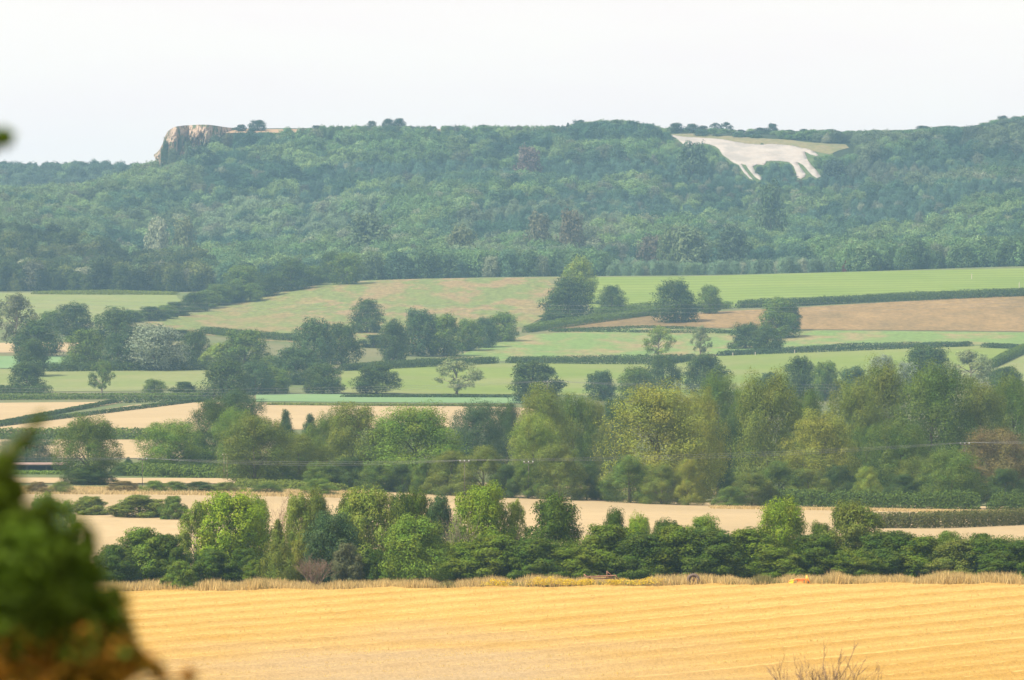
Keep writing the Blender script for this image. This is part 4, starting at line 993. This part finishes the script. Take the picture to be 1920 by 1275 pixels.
hilltree([
 (483,3815,226,34,'oak',(.045,.08,.045),'round dark tree standing out alone on the skyline near the rock'),
 (452,3815,234,20,'tall',(.05,.08,.05),'small pointed tree just left of the round dark skyline tree'),
 (592,3818,235,26,'bush',(.05,.075,.05),'low dark skyline bush right of the brown field strip'),
 (620,3818,238,18,'bush',(.06,.09,.05),'small skyline bush right of a wider dark one'),
 (697,3820,227,16,'tall',(.05,.08,.05),'thin pointed skyline tree left of a flat-topped pair'),
 (728,3820,223,26,'oak',(.05,.085,.05),'left tree of the flat-topped pair on the skyline'),
 (748,3820,223,28,'oak',(.045,.08,.05),'right tree of the flat-topped pair on the skyline'),
 (812,3822,237,20,'bush',(.05,.08,.05),'first small bush in the skyline row right of the flat-topped pair'),
 (841,3822,236,14,'bush',(.05,.08,.05),'second small bush in the skyline row right of the flat-topped pair'),
 (862,3822,236,18,'bush',(.045,.08,.05),'third small bush in the skyline row right of the flat-topped pair'),
 (906,3822,234,34,'bush',(.06,.095,.055),'wider bush in the skyline row above the grey-brown tree'),
 (932,3822,238,16,'bush',(.05,.08,.05),'small bush right of the wider bush above the grey-brown tree'),
 (957,3822,239,14,'bush',(.05,.08,.05),'tiny skyline bush straight above left of the grey-brown tree'),
 (1000,3822,241,18,'bush',(.06,.09,.05),'tiny skyline bush above right of the grey-brown tree'),
 (1036,3822,235,16,'tall',(.05,.08,.05),'small pointed tree left of the high wooded skyline'),
 (1065,3822,229,14,'cone',(.045,.07,.045),'narrow spire at the left start of the high wooded skyline'),
 (1085,3822,226,30,'oak',(.055,.09,.05),'bushy tree next to the narrow skyline spire'),
 (1268,3850,231,34,'oak',(.05,.08,.05),'leftmost tree of the row behind the horse head'),
 (1298,3850,233,30,'oak',(.045,.08,.05),'second tree of the row behind the horse head'),
 (1318,3850,236,24,'round',(.05,.08,.05),'lower tree before the gap in the row behind the horse'),
 (1342,3850,231,24,'airy',(.05,.08,.05),'see-through tree behind the neck of the horse'),
 (1362,3850,230,26,'airy',(.045,.075,.05),'see-through flat-topped tree behind the shoulders of the horse'),
 (1388,3850,243,24,'bush',(.05,.08,.05),'low bush in the dip of the row behind the horse back'),
 (1408,3850,246,20,'bush',(.055,.085,.05),'lowest bush in the row behind the horse back'),
 (1428,3850,240,30,'oak',(.05,.08,.05),'sloping tree left of the peaked one behind the horse back'),
 (1448,3850,232,24,'oak',(.045,.08,.05),'peaked tree behind the back of the horse'),
 (1474,3850,245,28,'bush',(.055,.085,.055),'low skyline bush right of the peaked tree'),
 (1506,3850,242,24,'bush',(.05,.08,.05),'skyline bush above the rump of the horse'),
 (1535,3850,245,24,'bush',(.05,.08,.05),'skyline bush above the tail of the horse'),
 (1730,3840,236,34,'oak',(.05,.08,.05),'dark humped tree on the right skyline'),
 (1880,3840,218,26,'oak',(.045,.075,.05),'high dark tree on the skyline at the right edge'),
 (1905,3840,219,28,'oak',(.05,.08,.05),'last high skyline tree cut by the right edge'),
 (152,4330,308,9,'cone',(.05,.08,.045),'thin spire on the far left ridge'),
 (133,4330,310,14,'oak',(.05,.08,.045),'dark tree left of the thin spire on the far ridge'),
 (8,4330,311,9,'cone',(.05,.08,.045),'small spire at the left end of the far ridge'),
 (36,4330,314,9,'cone',(.05,.08,.045),'second small spire on the far ridge from the left'),
 (244,4250,318,22,'oak',(.05,.08,.05),'small rounded tree in the dip left of the rock'),
], 'single trees on the skyline')

# ------------------------------------------------------------------ barn
def barn():
    d = 1165.; x0 = pxx(-60, d); x1 = pxx(130, d); cx_ = (x0 + x1) / 2; Lx = x1 - x0; z = float(ground(cx_, d)); D_ = 7.
    root = bpy.data.objects.new('barn', None); link(root); root.location = (cx_, d, z)
    eave = CZ + (HZ - 884) * K * d - z; ridge = CZ + (HZ - 868) * K * d - z; eave = max(eave, 1.4); 
    b = MB(); b.box((0, D_/2, eave/2), (Lx - .6, .2, eave)); b.box((-Lx/2 + .3, 0, eave/2), (.2, D_, eave)); b.box((Lx/2 - .3, 0, eave/2), (.2, D_, eave))
    obj('wall', b.mesh('wall', solid('dark_boards', (.05, .045, .04))), root)
    b = MB()
    for s in (-1, 1):
        y0 = s * (D_/2 + .5); V = [(-Lx/2 - .3, 0, ridge), (Lx/2 + .3, 0, ridge), (Lx/2 + .3, y0, eave), (-Lx/2 - .3, y0, eave)]; V += [(a_, b_, c_ + .12) for a_, b_, c_ in V]
        b.add(V, [(0,1,2,3),(4,5,6,7),(0,1,5,4),(1,2,6,5),(2,3,7,6),(3,0,4,7)])
    obj('roof', b.mesh('roof', solid('reddish_brown_tiles', (.20, .125, .095), noise=.25, scale=1.5)), root)
    for i in range(6):
        b = MB(); b.box((-Lx/2 + .5 + i * (Lx - 1) / 5, -D_/2 + .2, eave/2), (.18, .18, eave)); obj('post', b.mesh('post', TIMBER), root)
    b = MB(); b.box((0, -D_/2 + .2, eave - .12), (Lx, .14, .22)); obj('eaves_beam', b.mesh('eaves_beam', TIMBER), root)
    tag(root, 'low open-fronted barn with a reddish brown roof, half hidden by blurred leaves', 'barn')
barn()

# ------------------------------------------------------------------ poles and wires
def pole(px, d, top, label, arm=1.6, twin=False, mat=None, group='power line poles', rad=.055):
    x = pxx(px, d); z = float(ground(x, d)); H = CZ + (HZ - top) * K * d - z
    root = bpy.data.objects.new('utility_pole', None); link(root); root.location = (x, d, z)
    for ox in ((-.28, .28) if twin else (0,)):
        b = MB(); b.tube([(ox, 0, -.3), (ox, 0, H)], [rad, rad * .7], 8); obj('pole_shaft', b.mesh('pole_shaft', mat or TIMBER, True), root)
    b = MB(); b.box((0, -.12, H - .35), (arm, .12, .14)); obj('crossarm', b.mesh('crossarm', TIMBER), root)
    pts = []
    for ox in (-arm/2 + .08, 0, arm/2 - .08):
        b = MB(); b.tube([(ox, -.12, H - .28), (ox, -.12, H - .18), (ox, -.12, H - .05)], [.05, .11, .06], 8); obj('insulator', b.mesh('insulator', CERAM, True), root)
        pts.append(Vector((x + ox, d - .12, z + H - .05)))
    tag(root, label, 'pole', group); return pts
def wire(p, q, sag, label, rad=.03, group='power line wires'):
    b = MB(); n = 22; c = p
    b.tube([(p.lerp(q, i / n) - Vector((0, 0, sag * 4 * (i / n) * (1 - i / n)))) - c for i in range(n + 1)], rad, 4)
    tag(obj('overhead_wire', b.mesh('overhead_wire', STEEL, True), loc=c), label, 'wire', group)
lo = [pole(-330, 985, 842, 'wooden pole of the lower power line beyond the left edge'), pole(267, 992, 858, 'thin pole with white insulators in front of the light green tree'), pole(871, 962, 862, 'pole with white insulators among the olive thickets of the belt'), pole(1809, 976, 829, 'pole with white insulator in front of the reddish brown tree'), pole(2500, 925, 800, 'wooden pole of the lower power line beyond the right edge')]
for a_, b_, nm in zip(lo, lo[1:], ('span left of the thin pole by the lone tree', 'span between the light green tree and the olive thickets', 'long span hanging in front of the largest tree of the belt', 'span running out to the right edge')):
    for i, w_n in enumerate(('left-hand', 'middle', 'right-hand')):
        wire(a_[i], b_[i], .45 + .3 * i, 'thin lower %s wire, %s' % (w_n, nm), rad=.012)
pole(423, 1085, 850, 'pale twin wooden pole standing between the dark tree and the yellowish tree', twin=True, arm=1.2, mat=PALEBARK, rad=.12)
pole(991, 970, 864, 'second pole with white insulators among the olive thickets, right one')
pole(353, 1420, 790, 'thin dark pole standing in the big stubble field', rad=.10, arm=1.2)
pole(1125, 1150, 845, 'grey pole in the small gap left of the largest tree', rad=.12, arm=1.2)
mid = [pole(-500, 1700, 712, 'pole of the middle power line beyond the left edge', rad=.12), pole(1026, 1690, 714, 'pole with crossarm in front of the large spreading oak', rad=.14, arm=2), pole(2400, 1700, 690, 'pole of the middle power line beyond the right edge', rad=.12)]
for a_, b_, nm in zip(mid, mid[1:], ('left of the pole by the spreading oak', 'right of the pole by the spreading oak')):
    for i, w_n in enumerate(('first', 'second', 'third')): wire(a_[i], b_[i], 2.6 + .9 * i, 'thin %s wire of the middle line, %s' % (w_n, nm), rad=.02)
for i in range(3):
    d = 2000 + i * 6; wire(Vector((pxx(-900, d), d, CZ + (HZ - 540 + i*7) * K * d)), Vector((pxx(2900, d), d, CZ + (HZ - 535 + i*7) * K * d)), 9.0, 'high wire crossing in front of the heath, %s of three' % ('top', 'middle', 'bottom')[i], rad=.022)
def fence_post(px, row, dmin=1800, ht=1.3, label='', group='fence posts along the upper hedges'):
    x, y, z = spot(px, row, dmin); b = MB(); b.tube([(0, 0, -.2), (0, 0, ht)], [.16, .14], 6); tag(obj('fence_post', b.mesh('fence_post', solid('pale_post', (.45, .40, .33)))  , loc=(x, y, z)), label, 'post', group)
for px, row, lb in ((1374,668,'pale post at the left end of the long thin hedge'), (1416,667,'pale post right under the clump by the brown field'), (1490,663,'pale post a little right of the clump'), (1568,657,'pale post left of the middle of the long thin hedge'), (1654,655,'pale post right of the middle of the long thin hedge'), (1742,654,'pale post near the right end of the long thin hedge'), (1110,606,'post where the hedge meets the brown field tip'), (1822,524,'pale marker post alone in the mown field'), (1911,540,'pale marker post in the mown field at the right edge')):
    fence_post(px, row, label=lb, ht=2.6 if row < 560 else 1.4)

# ------------------------------------------------------------------ farm implements at the field edge
RUST = solid('rust', (.15, .07, .045), .8); RUSTP = solid('faded_rusty_paint', (.27, .14, .09), .8); YEL = solid('yellow_paint', (.75, .52, .02), .45); ORG = solid('orange_paint', (.75, .20, .03), .45); RUB = solid('old_rubber', (.12, .085, .07), .9)
def implement(px, d, name, label, cat):
    root = bpy.data.objects.new(name, None); link(root); x = pxx(px, d); root.location = (x, d, float(ground(x, d))); tag(root, label, cat); return root
rt = implement(1127, 603.2, 'harrow_frame', 'rusty long harrow frame with bent ends lying in front of the hedge', 'farm implement')
b = MB(); b.tube([(-1.75, 0, 1.30), (-1.45, 0, 1.05), (1.1, 0, 1.15), (1.45, 0, 1.2), (1.8, 0, .75)], .07, 6); b.tube([(-1.5, 0, 1.05), (-1.3, 0, .72), (-1.1, .1, .6)], .05, 6); obj('beam', b.mesh('beam', RUSTP, True), rt)
b = MB(); b.tube([(-1.3, .5, .82), (1.3, .5, .9)], .06, 6); b.tube([(-1.2, 0, 1.0), (-1.2, .5, .85)], .05); b.tube([(1.1, 0, 1.1), (1.1, .5, .9)], .05); obj('rear_beam', b.mesh('rear_beam', RUST, True), rt)
for ox in (-1.1, .6, 1.3):
    b = MB(); b.tube([(ox, .2, 1.0), (ox + .06, .2, -.05)], .05, 6); obj('leg', b.mesh('leg', RUST, True), rt)
b = MB(); b.tube([(.6, .1, .9), (.6, .1, 1.65)], .05, 6); b.tube([(.6, .1, 1.6), (1.2, .1, 1.1)], .035, 6); obj('mast', b.mesh('mast', RUSTP, True), rt)
rt = implement(1300, 603.6, 'cart_wheel', 'old rusty iron wheel with a dark tyre standing in the grass', 'wheel')
def torus(Rr, r_, z, mat, nm, par, sq=1.0):
    b = MB(); n = 28; m_ = 10; V = []; F = []
    for i in range(n):
        a_ = 2*math.pi*i/n
        for j in range(m_):
            c_ = 2*math.pi*j/m_; q = Rr + r_*math.cos(c_); V.append((q*math.cos(a_), r_*math.sin(c_)*sq, z + q*math.sin(a_)))
    for i in range(n):
        for j in range(m_): F.append((i*m_+j, ((i+1)%n)*m_+j, ((i+1)%n)*m_+(j+1)%m_, i*m_+(j+1)%m_))
    b.add(V, F); obj(nm, b.mesh(nm, mat, True), par)
torus(.52, .15, .62, RUB, 'tyre', rt, 1.2); torus(.34, .05, .62, RUST, 'rim', rt)
b = MB(); b.tube([(0, -.12, .62), (0, .12, .62)], .1, 10)
for i in range(8):
    a_ = i*math.pi/4; b.tube([(0, 0, .62), (.35*math.cos(a_), 0, .62 + .35*math.sin(a_))], .03, 5)
obj('spokes', b.mesh('spokes', RUST, True), rt)
rt = implement(1497, 602.4, 'plough', 'small orange and yellow plough parked at the edge of the wheat field', 'plough')
b = MB(); b.tube([(-1.0, 0, .35), (-.2, 0, .62), (.9, 0, .6), (1.1, 0, .4)], .07, 8); b.tube([(-.2, .35, .55), (.9, .35, .55)], .06, 8); obj('frame', b.mesh('frame', ORG, True), rt)
b = MB(); b.add([(-1.1, -.1, .05), (-.55, -.12, .1), (-.45, -.05, .62), (-.85, 0, .55), (-1.1, .05, .05), (-.55, .03, .1), (-.45, .1, .62), (-.85, .15, .55)], [(0,1,2,3),(7,6,5,4),(0,4,5,1),(1,5,6,2),(2,6,7,3),(3,7,4,0)]); obj('mouldboard', b.mesh('mouldboard', YEL), rt)
b = MB(); b.add([(-.2, -.12, .1), (.45, -.12, .12), (.5, -.02, .52), (0, 0, .58), (-.2, .03, .1), (.45, .03, .12), (.5, .13, .52), (0, .15, .58)], [(0,1,2,3),(7,6,5,4),(0,4,5,1),(1,5,6,2),(2,6,7,3),(3,7,4,0)]); obj('share', b.mesh('share', ORG), rt)
b = MB(); b.tube([(.75, 0, .05), (.85, 0, 1.05)], .07, 8); b.tube([(.85, 0, .95), (1.15, 0, .3)], .06, 8); obj('headstock', b.mesh('headstock', solid('amber_paint', (.85, .36, .03), .45), True), rt)
for ox in (-.6, 1.0):
    b = MB(); b.tube([(ox, .2, .55), (ox, .2, -.02)], .045, 6); obj('stand', b.mesh('stand', RUST, True), rt)

# ------------------------------------------------------------------ out-of-focus foliage at the left, close to the camera
def fore_tree():
    d0 = 14.0; r = np.random.default_rng(77); k = K * d0; root = bpy.data.objects.new('garden_tree', None); link(root)
    bx = (-150 - 960) * k; bz = float(ground(bx, d0)); root.location = (bx, d0, bz); org = np.array([bx, d0, bz])
    blobs = [(10,1080,130),(92,1130,80),(45,996,50),(100,1058,50),(150,1150,44),(185,1120,20),(215,1112,12),(232,1130,10),(205,1150,22),(236,1166,11),(244,1188,8),(216,1180,14),(190,1192,22),(240,1235,12),(262,1226,8),(290,1250,10),(304,1266,8),(226,1262,20),(160,1036,24),(205,1205,30),(148,985,15),(168,1000,9),(120,956,9),(178,1070,14),(192,1082,8),(-5,930,38),(10,868,22),(36,836,14),(62,800,8),(52,826,10),(76,786,5),(-115,970,120),(-20,1200,150),(120,1225,95),(195,1240,60),(275,1245,16),(-150,1100,170),(-200,880,100),(-60,1330,200),(140,1330,90),(-200,1300,220),(-60,1500,160),(355,1268,12),
             (215,1110,10),(165,1010,14),(95,945,12),(8,258,15),(-30,262,22),(-90,250,40),(-170,300,70),(-190,420,60)]
    rb = random.Random(5)
    for bxp, by, br in list(blobs):
        if br >= 36 and by < 1300:
            for _ in range(7):
                a_ = rb.uniform(-1.4, 1.4); blobs.append((bxp + math.cos(a_) * br * rb.uniform(.85, 1.08), by + math.sin(a_) * br * rb.uniform(.9, 1.15), rb.uniform(7, 17)))
    PG = []
    for bxp, by, br in blobs:
        n = int(22 + br * br * (.22 if by < 1180 else .30)); u = unit(r.normal(size=(n, 3))) * (r.random((n, 1)) ** .42)
        PG.append(np.stack([(bxp - 960 + u[:, 0] * br) * k, d0 + u[:, 1] * br * k * 1.4, CZ + (HZ - by + u[:, 2] * br) * k], 1))
    P = np.concatenate(PG) - org; rowp = HZ - (P[:, 2] + bz - CZ) / k
    withered = (rowp + r.normal(size=len(P)) * 42) > 1212
    for nm, mk, col in (('leaves', ~withered, (.085, .145, .012)), ('withered_leaves', withered, (.36, .20, .02))):
        Q = P[mk]; V, F = cards(Q, r.normal(size=(len(Q), 3)) + np.array([-.2, -.2, .8]), .029 * r.uniform(.6, 1.5, len(Q)), r, .6)
        obj(nm, mesh_np(nm, V, F, leafmat('garden_' + nm, col, var=.5, trans=.4, hue=(.47, .505))), root)
    b = MB(); tp = [(0, 0, -.1), (.02, 0, .9), (.0, .03, 1.9), (-.03, .0, 2.6)]; b.tube(tp, [.07, .05, .035, .02], 8)
    for bxp, by, br in blobs:
        q = Vector(((bxp - 960) * k, d0, CZ + (HZ - by) * k)) - Vector(org); z0 = max(.2, min(q.z - .35, 2.4)); b.tube([(0, 0, z0), (q.x * .5, 0.02, (z0 + q.z) / 2 + .05), tuple(q)], [.018, .010, .004], 5)
    obj('trunk', b.mesh('trunk', BARK, True), root)
    tag(root, 'out-of-focus leafy garden tree at the left edge, its lower leaves orange-brown', 'tree')
fore_tree()

# ------------------------------------------------------------------ haze
b = MB(); zt = float(ZG.max()) + 40; zb = min(-8.0, float(ZG.min()) - 5)
b.box((0, 2965, (zt + zb) / 2), (1840, 6090, zt - zb)); hm, t, out = newmat('summer_haze')
pv = N(t, 'ShaderNodeVolumePrincipled', inp={'Color': (.40, .69, 1.0, 1), 'Density': .000082, 'Anisotropy': .2}); t.links.new(pv.outputs[0], out.inputs['Volume'])
hz = obj('haze', b.mesh('haze', hm)); hz['kind'] = 'stuff'; hz['label'] = 'pale summer haze filling the valley'; hz['category'] = 'haze'
